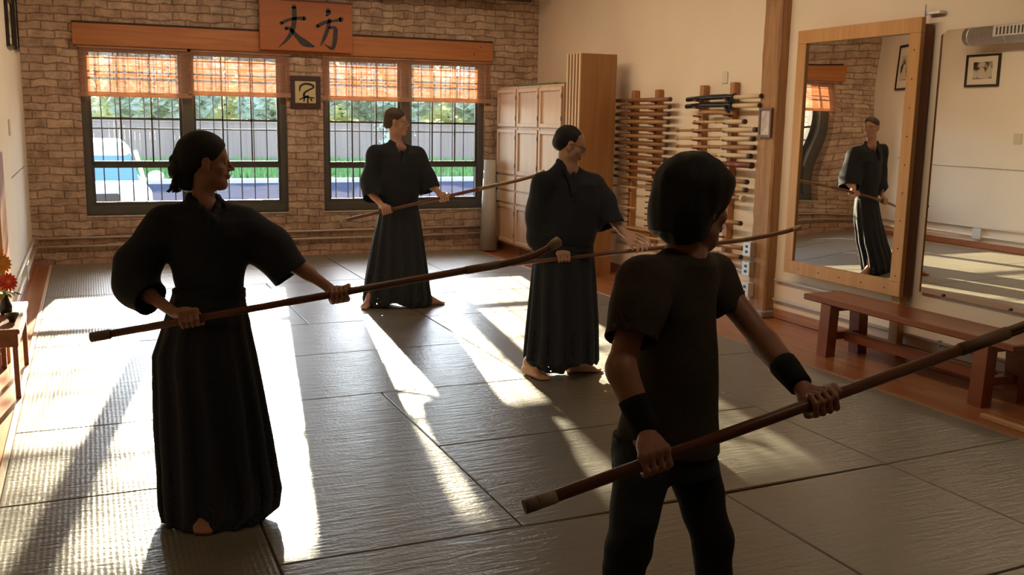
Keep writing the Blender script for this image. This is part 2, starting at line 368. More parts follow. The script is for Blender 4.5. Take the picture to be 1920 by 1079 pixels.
# ------------------------------------------------------------------ windows
fmetal = tint('window_metal', (.075, .068, .058), (.095, .085, .072), rough=.5, scale=5)
sashm = tint('sash_dark', (.05, .045, .04), (.07, .06, .052), rough=.5, scale=5)
ironm = base('iron_bar', (.035, .03, .03), .6)
def glass_mat():
    m = bpy.data.materials.new('window_glass'); m.use_nodes = True; n, l = nodes(m); n.clear()
    o = n.new('ShaderNodeOutputMaterial'); t = n.new('ShaderNodeBsdfTransparent'); t.inputs[0].default_value = (.93, .95, .94, 1); g = n.new('ShaderNodeBsdfGlossy'); g.inputs['Roughness'].default_value = .02
    f = n.new('ShaderNodeFresnel'); f.inputs[0].default_value = 1.35; mx = n.new('ShaderNodeMixShader'); l.new(f.outputs[0], mx.inputs[0]); l.new(t.outputs[0], mx.inputs[1]); l.new(g.outputs[0], mx.inputs[2]); l.new(mx.outputs[0], o.inputs[0]); return m
glassm = glass_mat()
whitew = tint('worn_sill', (.55, .50, .42), (.36, .28, .2), scale=14, rough=.8)
for wi, (x0, x1, z0, z1) in enumerate(WIN):
    fr = B().box(x0, x1, YB+.06, YB+.16, z0, z0+.10, .004).box(x0, x1, YB+.06, YB+.16, z1-.07, z1, .004).box(x0, x0+.075, YB+.061, YB+.159, z0+.1, z1-.07).box(x1-.075, x1, YB+.061, YB+.159, z0+.1, z1-.07)
    root = fr.build('window_%d' % (wi+1), fmetal, loc=None); struct(root)
    xm = (x0+x1)/2
    B().box(xm-.062, xm+.062, YB+.05, YB+.165, z0+.1, z1-.07, .004).build('mullion', fmetal, root)
    B().box(x0-.01, x1+.01, YB-.012, YB+.06, z0-.022, z0, .003).build('window_sill', whitew, root)
    for ui, (a, b) in enumerate(((x0+.075, xm-.062), (xm+.062, x1-.075))):
        zr = 1.10 if not (wi == 1 and ui == 0) else 1.09
        up_ = B(); lo_ = B(); y0, y1 = YB+.10, YB+.13
        t = .035
        zt = z1-.07
        # upper sash with muntins (3 lights across), lower sash in front
        up_.box(a, b, y0, y1, zr-.005, zr+.035).box(a, b, y0, y1, zt-t, zt).box(a, a+.03, y0, y1, zr+.03, zt-t).box(b-.03, b, y0, y1, zr+.03, zt-t)
        for f in (1/3, 2/3): up_.box(a+(b-a)*f-.009, a+(b-a)*f+.009, y0+.005, y1-.005, zr+.03, zt-t)
        up_.box(a+.03, b-.03, y0+.005, y1-.005, 1.60, 1.625); up_.box(a+.03, b-.03, y0+.006, y1-.006, 2.08, 2.10)
        y2, y3 = YB+.07, YB+.10
        lo_.box(a, b, y2, y3, zr-.04, zr-.004).box(a, b, y2, y3, z0+.1, z0+.145).box(a, a+.03, y2, y3, z0+.145, zr-.04).box(b-.03, b, y2, y3, z0+.145, zr-.04)
        if wi == 1 and ui == 0:
            for f in (1/3, 2/3): lo_.box(a+(b-a)*f-.009, a+(b-a)*f+.009, y2+.005, y3-.005, z0+.145, zr-.04)
        us = up_.build('sash', sashm, root); ls = lo_.build('sash', sashm, root)
        B().box(a+.02, b-.02, y0+.013, y0+.017, zr, zt-.01).build('pane', glassm, us)
        B().box(a+.02, b-.02, y2+.013, y2+.017, z0+.12, zr-.02).build('pane', glassm, ls)
    g = B(); nb = int((x1-x0)/.156)
    for k in range(nb+1):
        xx = x0+.05+k*(x1-x0-.1)/nb; g.tube([(xx, YB+.26, z0-.02), (xx, YB+.26, z1+.02)], .007, 6)
    for zz in (1.50, 2.2, .60): g.box(x0, x1, YB+.252, YB+.268, zz-.008, zz+.008)
    g.build('security_grille', ironm, root)

pine = wood('pine_header', (.36, .115, .028), (.48, .18, .05), 'x', .4, knots=True, scale=4)
hd = struct(B().box(-.10, 4.80, YB-.085, YB, 2.40, 2.63, .004).build('trim_1', pine)); 
struct(B().box(-.10, 4.82, YB-.04, YB, 2.632, 2.655).build('gap_shade_strip', base('gap_shade', (.05, .025, .015), .7)))  # solid dark strip, its colour stands in for a shaded gap above the header
# roller-folded bamboo blinds, one for each half window
def blind_mat(name, c, tr):
    m = bpy.data.materials.new(name); m.use_nodes = True; n, l = nodes(m); n.clear()
    o = n.new('ShaderNodeOutputMaterial'); d = n.new('ShaderNodeBsdfDiffuse'); t = n.new('ShaderNodeBsdfTranslucent'); mx = n.new('ShaderNodeMixShader'); mx.inputs[0].default_value = tr
    tc = n.new('ShaderNodeTexCoord'); mp = n.new('ShaderNodeMapping'); mp.inputs['Scale'].default_value = (2, 1, 60); nz = n.new('ShaderNodeTexNoise'); nz.inputs['Scale'].default_value = 2
    l.new(tc.outputs['Object'], mp.inputs[0]); l.new(mp.outputs[0], nz.inputs[0]); cr = n.new('ShaderNodeValToRGB'); cr.color_ramp.elements[0].position = .3; cr.color_ramp.elements[1].position = .7
    cr.color_ramp.elements[0].color = (*[q*.62 for q in c], 1); cr.color_ramp.elements[1].color = (*c, 1); l.new(nz.outputs[0], cr.inputs[0])
    l.new(cr.outputs[0], d.inputs[0]); l.new(cr.outputs[0], t.inputs[0]); l.new(d.outputs[0], mx.inputs[1]); l.new(t.outputs[0], mx.inputs[2]); l.new(mx.outputs[0], o.inputs[0]); MATS[name] = m; return m
bam = blind_mat('bamboo_slat', (.82, .50, .34), .60); bamd = blind_mat('bamboo_fold', (.66, .40, .26), .30)
BL = [(-.05, 1.12, 1.85, 'woven bamboo blind lowered over the left half of the window beside the white car'),
      (1.08, 2.24, 1.885, 'woven bamboo blind on the window half immediately beside the small framed calligraphy'),
      (2.62, 3.71, 1.87, 'woven bamboo blind just above the head of the man holding a staff by the window'),
      (3.70, 4.79, 1.875, 'woven bamboo blind on the window half nearest the pale cabinets')]
for bi, (x0, x1, zb, lab) in enumerate(BL):
    yb = YB-.035
    root = empty('bamboo_blind', ((x0+x1)/2, yb, zb), lab, 'blind', 'bamboo blinds in the windows'); o = (x0+x1)/2, yb, zb
    s = MB(o); z = zb+.05; k = 0; rnd = random.Random(bi)
    while z < 2.40:
        dz = .0085+rnd.random()*.002; yo = .004*math.sin(z*9+bi)+rnd.uniform(-.001, .001)
        s.box(x0+.005, x1-.005, yb+yo-.0015, yb+yo+.0015, z, z+dz*.60); z += dz; k += 1
        if z > 2.26: z -= dz*.12
    for q in range(9): xx = x0+.03+q*(x1-x0-.06)/8; s.box(xx-.002, xx+.002, yb-.007, yb+.007, zb+.04, 2.40)
    s.build('slats', bam, root, (0, 0, 0))
    MB(o).box(x0, x1, yb-.012, yb+.012, zb, zb+.052, .004).build('bottom_fold', bamd, root, (0, 0, 0))
    MB(o).box(x0, x1, yb+.006, yb+.016, 2.265, 2.275).box(x0, x1, yb-.02, yb+.02, 2.37, 2.41, .004).build('head_fold', bamd, root, (0, 0, 0))
    MB(o).tube([(x0+.05, yb-.025, 2.4), (x0+.052, yb-.026, 2.1), (x0+.05, yb-.024, zb-.10-.05*bi)], .002, 5).build('cord', bamd, root, (0, 0, 0))

# sign board with brush writing
def strokes(mb, sts, fn, off):
    """sts: list of (points, widths) in sign units; fn maps (u,v)->xyz ; off = raise"""
    for pts, ws in sts:
        P = np.array(pts, float); Wd = np.array(ws, float); n = len(P)
        t = np.linspace(0, n-1, (n-1)*8+1)
        # Catmull-Rom
        def cr(A, q):
            i = min(int(q), n-2); f = q-i; p0, p1, p2, p3 = A[max(i-1, 0)], A[i], A[i+1], A[min(i+2, n-1)]
            return .5*((2*p1)+(-p0+p2)*f+(2*p0-5*p1+4*p2-p3)*f*f+(-p0+3*p1-3*p2+p3)*f**3)
        Q = np.array([cr(P, q) for q in t]); w = np.array([cr(Wd, q) for q in t])/2
        T = np.gradient(Q, axis=0); T /= np.linalg.norm(T, axis=1)[:, None]; N = np.stack([-T[:, 1], T[:, 0]], 1)
        top = [fn(*(Q[i]+N[i]*w[i])) for i in range(len(Q))]; bot = [fn(*(Q[i]-N[i]*w[i])) for i in range(len(Q))]
        m = len(Q); mb.add(top+bot, [(i, i+1, m+i+1, m+i) for i in range(m-1)])
        for e, sg in ((0, 1), (m-1, -1)):
            c = Q[e]; ring = [fn(*(c+w[e]*np.array([math.cos(a), math.sin(a)]))) for a in np.linspace(0, 2*math.pi, 13)[:-1]]
            mb.add(ring, [tuple(range(12))])
ink = base('ink', (.012, .010, .010), .5)
sx0, sx1, sz0, sz1 = 1.88, 2.965, 2.425, 2.99; sy = YB-.15
root = empty('sign_board', ((sx0+sx1)/2, sy, sz0), 'orange wooden board with two large brushed black characters above the windows', 'sign'); o = ((sx0+sx1)/2, sy, sz0)
MB(o).box(sx0, sx1, sy, sy+.05, sz0, sz1, .004).build('board', wood('sign_wood', (.36, .095, .02), (.42, .12, .025), 'x', .5, scale=3), root, (0, 0, 0))
MB(o).box(sx0-.01, sx1+.01, sy-.01, sy+.055, sz1, sz1+.018, .003).build('top_rail', base('dark_red_wood', (.14, .04, .02), .5), root, (0, 0, 0))
def sf(u, v): return (sx0+(u-65)/840*(sx1-sx0), sy-.004, sz1-(v-5-(u-65)*.055)/447*(sz1-sz0))
ch1 = [([(255, 222), (320, 192), (400, 178), (465, 180)], [30, 26, 28, 36]), ([(372, 75), (372, 190), (352, 290), (300, 370), (225, 438)], [40, 44, 40, 26, 3]),
       ([(295, 268), (335, 275), (400, 345), (465, 400), (545, 432)], [30, 30, 40, 62, 14])]
ch2 = [([(680, 108), (682, 128), (668, 152)], [40, 52, 20]), ([(580, 250), (650, 215), (740, 200), (800, 188)], [34, 32, 22, 44]),
       ([(692, 195), (672, 280), (640, 360), (608, 424)], [34, 36, 30, 8]), ([(690, 262), (742, 268), (745, 320), (735, 400), (712, 452), (642, 412)], [20, 34, 42, 40, 30, 6])]
for c in (ch1, ch2): m_ = MB(o); strokes(m_, c, sf, 0); m_.build('brush_character', ink, root, (0, 0, 0))
# small framed calligraphy on the brick pier
fx0, fx1, fz0, fz1 = 2.235, 2.60, 1.77, 2.145; fy = YB-.03; o = ((fx0+fx1)/2, fy, fz0)
root = empty('framed_calligraphy', o, 'small dark framed calligraphy with one brushed mark on the brick pier between windows', 'picture')
bw = .058; m_ = MB(o); m_.box(fx0, fx1, fy, fy+.028, fz0, fz0+bw, .003).box(fx0, fx1, fy, fy+.028, fz1-bw, fz1, .003).box(fx0, fx0+bw, fy, fy+.028, fz0+bw, fz1-bw, .003).box(fx1-bw, fx1, fy, fy+.028, fz0+bw, fz1-bw, .003)
m_.build('frame', base('plum_frame', (.06, .025, .025), .45), root, (0, 0, 0))
MB(o).box(fx0+bw, fx1-bw, fy+.012, fy+.02, fz0+bw, fz1-bw).build('paper', base('aged_paper', (.62, .50, .27), .8), root, (0, 0, 0))
def sf2(u, v): return (fx0+(u-355)/285*(fx1-fx0), fy+.008, fz1-(v-690)/325*(fz1-fz0))
m_ = MB(o); strokes(m_, [([(445, 845), (452, 795), (500, 768), (560, 780), (572, 805), (530, 830), (490, 860), (485, 895), (515, 895)], [10, 18, 20, 22, 16, 16, 20, 22, 12]),
    ([(445, 928), (500, 905), (575, 912)], [12, 16, 12]), ([(490, 905), (482, 945)], [14, 12]), ([(520, 890), (518, 958)], [14, 14]), ([(548, 925), (556, 940)], [16, 12])], sf2, 0)
m_.build('brush_character', ink, root, (0, 0, 0))
# black pipe under the ceiling in front of the brick
tag(B().tube([(1.2, 11.45, 3.215), (2.4, 11.45, 3.20), (3.8, 11.45, 3.19), (5.12, 11.45, 3.18)], .075, 16).build('ceiling_pipe', base('black_pipe', (.02, .018, .018), .45)), 'thick black round pipe running under the ceiling along the brick wall', 'pipe')

# ------------------------------------------------------------------ conduits
conm = tint('conduit_paint', (.55, .46, .38), (.62, .53, .44), scale=6, rough=.5)
def conduit(pts, r, lab, m=None, clips=()):
    o = pts[0]; c = MB(o).tube(pts, r, 10).build('conduit_pipe', m or conm); tag(c, lab, 'pipe', 'painted conduits along the walls')
    for p in clips:
        MB(o).box(p[0]-.012, p[0]+.012, p[1]-.012, p[1]+.012, p[2]-.022, p[2]+.022, .003).build('clip', base('clip_metal', (.35, .33, .3), .4, .8), c, (0, 0, 0))
    return c
conduit([(XL+.06, YB-.025, .285), (2.0, YB-.025, .29), (4.7, YB-.025, .29)], .013, 'thin upper conduit low along the foot of the brick wall')
conduit([(XL+.06, YB-.03, .19), (2.0, YB-.03, .195), (4.7, YB-.03, .195)], .013, 'thin lower conduit near the floor along the brick wall')
conduit([(XL+.025, YB-.05, .285), (XL+.025, 10.3, .285), (XL+.025, 7.0, .285)], .013, 'white painted upper conduit low on the left wall', base('conduit_white', (.7, .66, .6), .4))
conduit([(XL+.025, YB-.05, .16), (XL+.025, 7.0, .15)], .013, 'white painted lower conduit near the floor on the left wall', base('conduit_white', (.7, .66, .6), .4))
ob = XR-.022
conduit([(ob, 9.3, .36), (ob, 8.3, .33), (ob, 7.6, .36), (ob, 7.24, .33), (ob-.07, 7.15, .33)], .014, 'upper conduit between weapon racks and wooden pillar, low on right wall')
conduit([(ob, 9.3, .20), (ob, 8.3, .16), (ob, 7.6, .18), (ob, 7.24, .15), (ob-.07, 7.15, .17)], .014, 'lower conduit between weapon racks and wooden pillar, near the floor')
conduit([(ob, 6.84, .33), (ob, 5.5, .33), (ob, -3.0, .33)], .014, 'upper conduit on the right wall behind the bench', clips=[(ob, 6.1, .33), (ob, 5.2, .33)])
conduit([(ob, 6.85, .155), (ob, 5.5, .155), (ob, -3.0, .155)], .014, 'lower conduit on the right wall behind the bench legs', clips=[(ob, 6.1, .155), (ob, 5.0, .155), (ob, 4.3, .155)])
def plate(name, x0, x1, y0, y1, z0, z1, lab, m, cat='outlet', grp=None, holes=()):
    o = ((x0+x1)/2, (y0+y1)/2, z0); c = MB(o).box(x0, x1, y0, y1, z0, z1, .004).build(name, m); tag(c, lab, cat, grp)
    for h in holes: MB(o).box(*h, .001).build('socket', base('socket_dark', (.05, .045, .04), .5), c, (0, 0, 0))
galv = tint('galvanised', (.55, .56, .55), (.70, .71, .70), scale=30, rough=.35, metal=.7)
# ------------------------------------------------------------------ timber pillar
def pillar():
    y0, y1 = 6.87, 7.11; x0 = 5.37; bm = bmesh.new(); n = 30; rnd = random.Random(3)
    rings = []
    for i in range(n+1):
        z = i*ZC/n; j = lambda a: rnd.uniform(-a, a); rings.append([bm.verts.new((XR, y0+j(.003), z)), bm.verts.new((x0+.012+j(.004), y0+j(.004), z)), bm.verts.new((x0+j(.004), y0+.02+j(.004), z)),
            bm.verts.new((x0+j(.006), (y0+y1)/2, z)), bm.verts.new((x0+j(.006), y1-.02+j(.009), z)), bm.verts.new((x0+.02+j(.006), y1+j(.009), z)), bm.verts.new((XR, y1+j(.004), z))])
    for a, b in zip(rings, rings[1:]):
        for k in range(6): bm.faces.new((a[k], a[k+1], b[k+1], b[k]))
    m_ = B(); m_.bm(bm); return m_
pw = wood('old_timber', (.30, .145, .055), (.44, .24, .11), 'z', .65, scale=5, bump=.5)
struct(pillar().build('pillar', pw))
struct(B().box(5.33, XR, 6.84, 7.15, 0-.012, .05, .01).build('trim_3', tint('stone_foot', (.25, .22, .18), (.35, .32, .27), scale=20, rough=.8)))
for k, (z, w) in enumerate(((.57, 'topmost of the three metal boxes on the wooden pillar'), (.395, 'middle metal box of three on the wooden pillar'), (.21, 'lowest pale box of three on the wooden pillar'))):
    plate('outlet_box', 5.31, 5.372, 7.03, 7.14, z-.065, z+.065, w, galv if k < 2 else base('switch_white', (.75, .78, .76), .5), 'outlet', 'boxes on the pillar', [(5.306, 5.312, 7.07, 7.10, z-.035, z-.012), (5.306, 5.312, 7.07, 7.10, z+.012, z+.035)])
plate('light_switch', XL, XL+.012, 9.50, 9.63, 1.46, 1.60, 'small cream light switch on the left wall', base('switch_cream', (.62, .56, .42), .5), 'switch', None)
plate('wall_outlet', XL, XL+.05, 9.98, 10.12, .12, .27, 'small white outlet box on conduit on the left wall', base('switch_white', (.75, .78, .76), .5))
plate('wall_plate', XR-.012, XR, 7.72, 7.80, 2.03, 2.14, 'small blank white plate on the wall above the sword rack', base('switch_cream2', (.72, .63, .5), .5), 'plate')

# ------------------------------------------------------------------ pictures
def photo_mat(name, seed):
    m = base(name, (.5, .5, .5), .4); n, l = nodes(m); b = n['Principled BSDF']
    tc = n.new('ShaderNodeTexCoord'); mp = n.new('ShaderNodeMapping'); mp.inputs['Location'].default_value = (seed, seed*2, seed); l.new(tc.outputs['Object'], mp.inputs[0])
    nz = n.new('ShaderNodeTexNoise'); nz.inputs['Scale'].default_value = 9; nz.inputs['Detail'].default_value = 5; l.new(mp.outputs[0], nz.inputs[0])
    cr = n.new('ShaderNodeValToRGB'); cr.color_ramp.elements[0].position = .42; cr.color_ramp.elements[1].position = .58; cr.color_ramp.elements[0].color = (.03, .022, .015, 1); cr.color_ramp.elements[1].color = (.6, .52, .4, 1)
    l.new(nz.outputs[0], cr.inputs[0]); l.new(cr.outputs[0], b.inputs['Base Color']); return m
blackf = base('black_frame', (.02, .012, .01), .35)
def wall_picture(y0, y1, z0, z1, lab, seed, tilt=0):
    o = (XL, (y0+y1)/2, z0); root = empty('framed_photograph', o, lab, 'picture', 'framed photographs on the left wall'); b = .03; t = .03
    MB(o).box(XL, XL+t, y0, y1, z0, z0+b).box(XL, XL+t, y0, y1, z1-b, z1).box(XL, XL+t, y0, y0+b, z0+b, z1-b).box(XL, XL+t, y1-b, y1, z0+b, z1-b).build('frame', blackf, root, (0, 0, 0))
    MB(o).box(XL+.004, XL+.014, y0+b, y1-b, z0+b, z1-b).build('mat_board', base('mat_board', (.78, .70, .55), .8), root, (0, 0, 0))
    dy, dz = (y1-y0)*.22, (z1-z0)*.24
    m_ = MB(o).box(XL+.012, XL+.017, y0+dy, y1-dy, z0+dz, z1-dz).build('print', photo_mat('old_photo%d' % seed, seed), root, (0, 0, 0))
    # pale figures in the print
    f = MB(o); cy, cz, s = (y0+y1)/2, z0+dz, (z1-z0)
    f.add([(XL+.018, cy+a*s, cz+b_*s) for a, b_ in ((-.17, .02), (.17, .02), (.12, .2), (.07, .33), (.0, .34), (-.07, .31), (-.10, .18))], [(0, 1, 2, 3, 4, 5, 6)])
    f.build('pale_figure', base('print_light', (.62, .55, .43), .5), m_, (0, 0, 0))
wall_picture(9.95, 10.52, 2.235, 2.68, 'dark framed black and white photograph under the duct, farther from the brick wall', 1)
wall_picture(11.0, 11.42, 2.27, 2.80, 'dark framed black and white photograph on left wall closest to the brick corner', 2)
o = (5.345, 6.96, 1.79); root = empty('framed_photograph', o, 'little framed colour photograph hanging on the wooden pillar', 'picture')
y0, y1, z0, z1 = 6.895, 7.065, 1.55, 1.80; x = 5.343
MB(o).box(x, x+.02, y0, y1, z0, z0+.022).box(x, x+.02, y0, y1, z1-.022, z1).box(x, x+.02, y0, y0+.022, z0+.022, z1-.022).box(x, x+.02, y1-.022, y1, z0+.022, z1-.022).build('frame', base('red_brown_frame', (.13, .035, .02), .4), root, (0, 0, 0))
MB(o).box(x+.008, x+.014, y0+.022, y1-.022, z0+.022, z1-.022).build('print', tint('colour_print', (.62, .56, .52), (.42, .30, .24), scale=14, rough=.4), root, (0, 0, 0))

# galvanised duct along the left wall (seen in the mirror)
o = (XL+.30, 10.27, 2.90); root = empty('air_duct', o, 'round galvanised air duct high along the left wall, seen in the mirror', 'duct')
m_ = MB(o).tube([(o[0], 10.27, 2.90), (o[0], YF+.02, 2.90)], .125, 24)
for k in range(20): m_.tube([(o[0], 10.2-k*.6, 2.90), (o[0], 10.18-k*.6, 2.90)], .13, 24)
m_.build('duct_tube', galv, root, (0, 0, 0))
for k in range(3):
    y = 9.75-k*2.2; g_ = MB(o).box(o[0]+.09, o[0]+.145, y-.5, y, 2.86, 3.00, .004).build('register', base('register_frame', (.55, .54, .5), .5), root, (0, 0, 0))
    s_ = MB(o)
    for j in range(8): s_.box(o[0]+.143, o[0]+.148, y-.47+j*.056, y-.445+j*.056, 2.88, 2.98)
    s_.build('louver', base('louver_dark', (.05, .045, .04), .6), g_, (0, 0, 0))
o = (XL+.012, 11.1, 1.12); tag(MB(o).tube([(XL+.012, 11.2, 1.125), (XL+.012, 10.9, 1.12), (XL+.014, 10.85, 1.112), (XL+.012, 10.8, 1.12), (XL+.012, 9.3, 1.11)], .0028, 6).build('cable', base('cable_dark', (.06, .05, .04), .6)), 'thin dark cable strung level along the left wall', 'cable')

# ------------------------------------------------------------------ cabinets against the right wall
cw = wood('pale_oak', (.56, .36, .21), (.66, .45, .28), 'z', .5, scale=3)
cwd = wood('pale_oak_edge', (.50, .30, .17), (.58, .37, .22), 'z', .5, scale=3)
CX = 4.87; CY = [(11.82, 11.21, 'pale oak cabinet in the brick corner, beside the rolled mat'), (11.19, 10.56, 'middle one of the three pale oak cabinets'), (10.54, 9.93, 'pale oak cabinet next to the tall plywood panels')]
rows = [(1.585, 2.045, 'door'), (1.00, 1.555, 'door'), (.80, .975, 'drawer'), (.64, .775, 'drawer'), (.13, .615, 'door')]
def panel_door(mb, y0, y1, z0, z1):
    x = CX; w = .045; mb.box(x-.026, x-.002, y0, y0+w, z0, z1, .003).box(x-.026, x-.002, y1-w, y1, z0, z1, .003).box(x-.026, x-.002, y0+w, y1-w, z0, z0+w, .003).box(x-.026, x-.002, y0+w, y1-w, z1-w, z1, .003)
    mb.box(x-.008, x-.002, y0+w, y1-w, z0+w, z1-w); return mb
for (y1, y0, lab) in CY:
    o = (CX+.3, (y0+y1)/2, 0); root = empty('storage_cabinet', o, lab, 'cabinet', 'pale oak cabinets')
    MB(o).box(CX, XR-.005, y0, y1, .10, 2.075, .003).build('body', cwd, root, (0, 0, 0))
    MB(o).box(CX+.06, XR-.01, y0, y1, -.012, .10).build('toe_kick', base('toe_wood', (.26, .12, .06), .5), root, (0, 0, 0))
    for z0, z1, nm in rows:
        if nm == 'door':
            m_ = panel_door(MB(o), y0+.012, y1-.012, z0, z1)
            d_ = m_.build('door', cw, root, (0, 0, 0))
            [MB(o).box(CX-.030, CX-.024, y0+.006, y0+.014, a, a+.05).build('hinge', base('dark_hinge', (.05, .035, .025), .4), d_, (0, 0, 0)) for a in (z0+.08, z1-.13)]
        else: MB(o).box(CX-.02, CX-.002, y0+.012, y1-.012, z0, z1, .004).build('drawer', cw, root, (0, 0, 0))
tag(B().box(4.90, 5.4, 10.25, 11.3, 2.076, 2.10, .008).build('folded_cloth', tint('green_cloth', (.10, .17, .08), (.14, .22, .10), rough=.9, scale=20)), 'flat green folded cloth lying on top of the pale cabinets', 'cloth')
ply = wood('orange_plywood', (.33, .15, .05), (.42, .21, .08), 'z', .45, scale=3); edge = base('ply_edge', (.80, .56, .36), .6)
for k in range(5):
    y0 = 9.45+k*.072; o = (5.03, y0, -.012); lab = ['foremost tall orange plywood panel, standing beside the weapon rack'] + ['tall plywood panel, %s behind the front one beside the cabinets' % w for w in ('first', 'second', 'third', 'last')]
    root = empty('plywood_panel', o, lab[k], 'panel', 'tall plywood panels stored on edge')
    MB(o).box(4.83, 5.26, y0, y0+.022, -.012, 2.375, .001).build('sheet', ply, root, (0, 0, 0))
    MB(o).box(4.815, 4.83, y0-.002, y0+.026, -.012, 2.38, .001).build('edge_strip', edge, root, (0, 0, 0))
# rolled mat
o = (4.70, 11.72, 0); root = empty('rolled_mat', o, 'pale grey rolled mat standing upright in the corner beside the cabinets', 'mat')
m_ = MB(o); m_.tube([(4.70, 11.70, 0), (4.735, 11.76, 1.16)], [.115, .075], 24)
m_.build('roll', tint('mat_roll', (.42, .39, .35), (.50, .47, .42), rough=.8), root, (0, 0, 0))
sp = []; 
for k in range(90): w = k*.35; r = .012+.062*k/90; sp.append((4.735+r*math.cos(w), 11.76+r*math.sin(w), 1.164))
MB(o).tube(sp, .003, 4).build('roll_end', base('roll_dark', (.15, .14, .12), .8), root, (0, 0, 0))

# ------------------------------------------------------------------ weapon racks
rackw = wood('rack_wood', (.36, .15, .055), (.46, .22, .09), 'z', .5)
jow = wood('staff_wood', (.20, .085, .035), (.30, .14, .06), 'y', .4); palew = wood('pale_staff', (.55, .36, .18), (.66, .46, .26), 'y', .4)
midw = wood('mid_staff', (.34, .17, .075), (.44, .24, .11), 'y', .4); redw = wood('red_staff', (.17, .035, .02), (.24, .06, .03), 'y', .35)
lacq = base('black_lacquer', (.012, .012, .016), .25); dirty = base('dark_tip', (.08, .045, .03), .5); ivory = tint('ivory_wrap', (.66, .50, .30), (.74, .58, .38), scale=60, rough=.7)
PX = XR-.05   # posts
SXX = XR-.115 # staffs lie on pegs
def rack(name, posts, pegs, lab, extra=()):
    o = (PX, posts[0][0], posts[0][1]); root = empty(name, o, lab, 'rack')
    for y, z0, z1 in posts: 
        pb = MB(o).box(PX-.02, PX+.046, y-.035, y+.035, z0, z1, .006).build('post', rackw, root, (0, 0, 0))
        for (py, pz) in pegs:
            if abs(py-y) < .12: MB(o).tube([(PX-.0, py, pz), (PX-.105, py, pz+.010)], .009, 8).build('peg', jow, pb, (0, 0, 0))
    for b in extra: MB(o).box(*b, .003).build('cross_board', rackw, root, (0, 0, 0))
def zat(x, y): return float(atX(x, y, SXX)[2])
ordn = ['topmost', 'second from the top', 'third from the top', 'fourth from the top', 'fifth from the top', 'sixth from the top', 'seventh from the top', 'eighth from the top', 'ninth from the top', 'tenth from the top', 'eleventh from the top', 'twelfth from the top', 'thirteenth from the top', 'fourteenth from the top', 'fifteenth from the top', 'sixteenth from the top']
zs1 = []; RP1, RP2 = float(atX(1189, 200, PX)[1]), float(atX(1233, 200, PX)[1])
yl = [88, 125, 163, 205, 243, 282, 322, 360, 400, 437, 475, 513]; yr = [78, 122, 165, 208, 250, 293, 337, 378, 424, 463, 500, 540]
pegs = []
for i, (a, b) in enumerate(zip(yl, yr)):
    za = zat(1156.5, 160+a/3); zb = zat(1256, 160+b/3); z = (za+zb)/2; zs1.append(z); pegs += [(RP1, z-.030), (RP2, z-.030)]
    y0, y1 = float(atX(1256-.6*i, 185, SXX)[1]), float(atX(1157, 187, SXX)[1])-.02*(i % 3 == 1); o = (SXX, 9.6, z)
    r = .021 if i < 9 else .016
    c = MB(o).tube([(SXX, y1, z), (SXX, y0, z)], [r, r], 10).build('training_staff', [jow, midw, jow, midw][i % 4]); tag(c, 'dark wooden staff on the left weapon rack, ' + ordn[i], 'staff', 'staffs on the left weapon rack')
    MB(o).tube([(SXX, y0+.004, z), (SXX, y0-.014, z)], r*1.12, 10).build('end_cap', dirty, c, (0, 0, 0))
for k in range(9): pegs += [(RP1, 1.02-k*.062), (RP2, 1.02-k*.062)]
rack('weapon_rack', [(RP1, .47, 2.0), (RP2, .41, 2.0)], pegs, 'wooden peg rack for short staffs, beside the tall plywood panels', [(PX-.03, PX-.0, RP2-.03, RP1+.03, .50, .55)])
for k, (ya, yb_, lab) in enumerate(((575, 572, 'upper small pale sickle with bent head on the left weapon rack'), (690, 690, 'lower small pale sickle with bent head on the left weapon rack'))):
    z = zat(1180, 160+ya/3); o = (SXX, 9.6, z); c = MB(o).tube([(SXX, 9.62, z), (SXX, 9.1, z+.005)], .0095, 8).build('training_sickle', palew); tag(c, lab, 'sickle', 'sickles on the left weapon rack')
    MB(o).tube([(SXX, 9.60, z), (SXX, 9.68, z-.012), (SXX, 9.75, z-.05)], [.012, .01, .006], 8).build('blade', palew, c, (0, 0, 0))
for k, (pxa, pxb, lab) in enumerate((((1165, 422), (1260, 440), 'long pale pole low on the left rack, above the other pole'), ((1175, 438), (1280, 458), 'long pale pole at the foot of the left rack'))):
    A = atX(*pxa, SXX); Bp = atX(*pxb, SXX); A = np.array([SXX, 9.62, A[2]-.02]); Bp = np.array([SXX, 8.4, Bp[2]]); o = tuple(A)
    tag(MB(o).tube([A, Bp], .012, 8).build('long_pole', palew), lab, 'pole', 'long pale poles on the racks')
# second rack
R2 = [  # y px at left/right , left x, right x , kind
    (150, 128, 1284, 1420, 'sword'), (190, 183, 1283, 1418, 'sword'), (238, 232, 1305, 1371, 'bokken'), (282, 280, 1297, 1394, 'ivory'),
    (333, 328, 1265, 1417, 'mid'), (380, 383, 1265, 1412, 'ivory'), (426, 436, 1266, 1414, 'mid'), (466, 486, 1262, 1408, 'ivory'),
    (510, 542, 1269, 1411, 'red'), (545, 586, 1269, 1362, 'mid'), (600, 641, 1272, 1404, 'mid'), (645, 689, 1272, 1403, 'palemid'), (690, 741, 1275, 1399, 'knob'),
    (835, 890, 1275, 1396, 'mid'), (975, 1043, 1280, 1406, 'mid'), (1030, 1095, 1290, 1400, 'mid')]
y_at = lambda x: float(atX(x, 300, SXX)[1])
pegs = []; P1, P2 = float(atX(1317.5, 200, PX)[1]), float(atX(1374, 200, PX)[1])
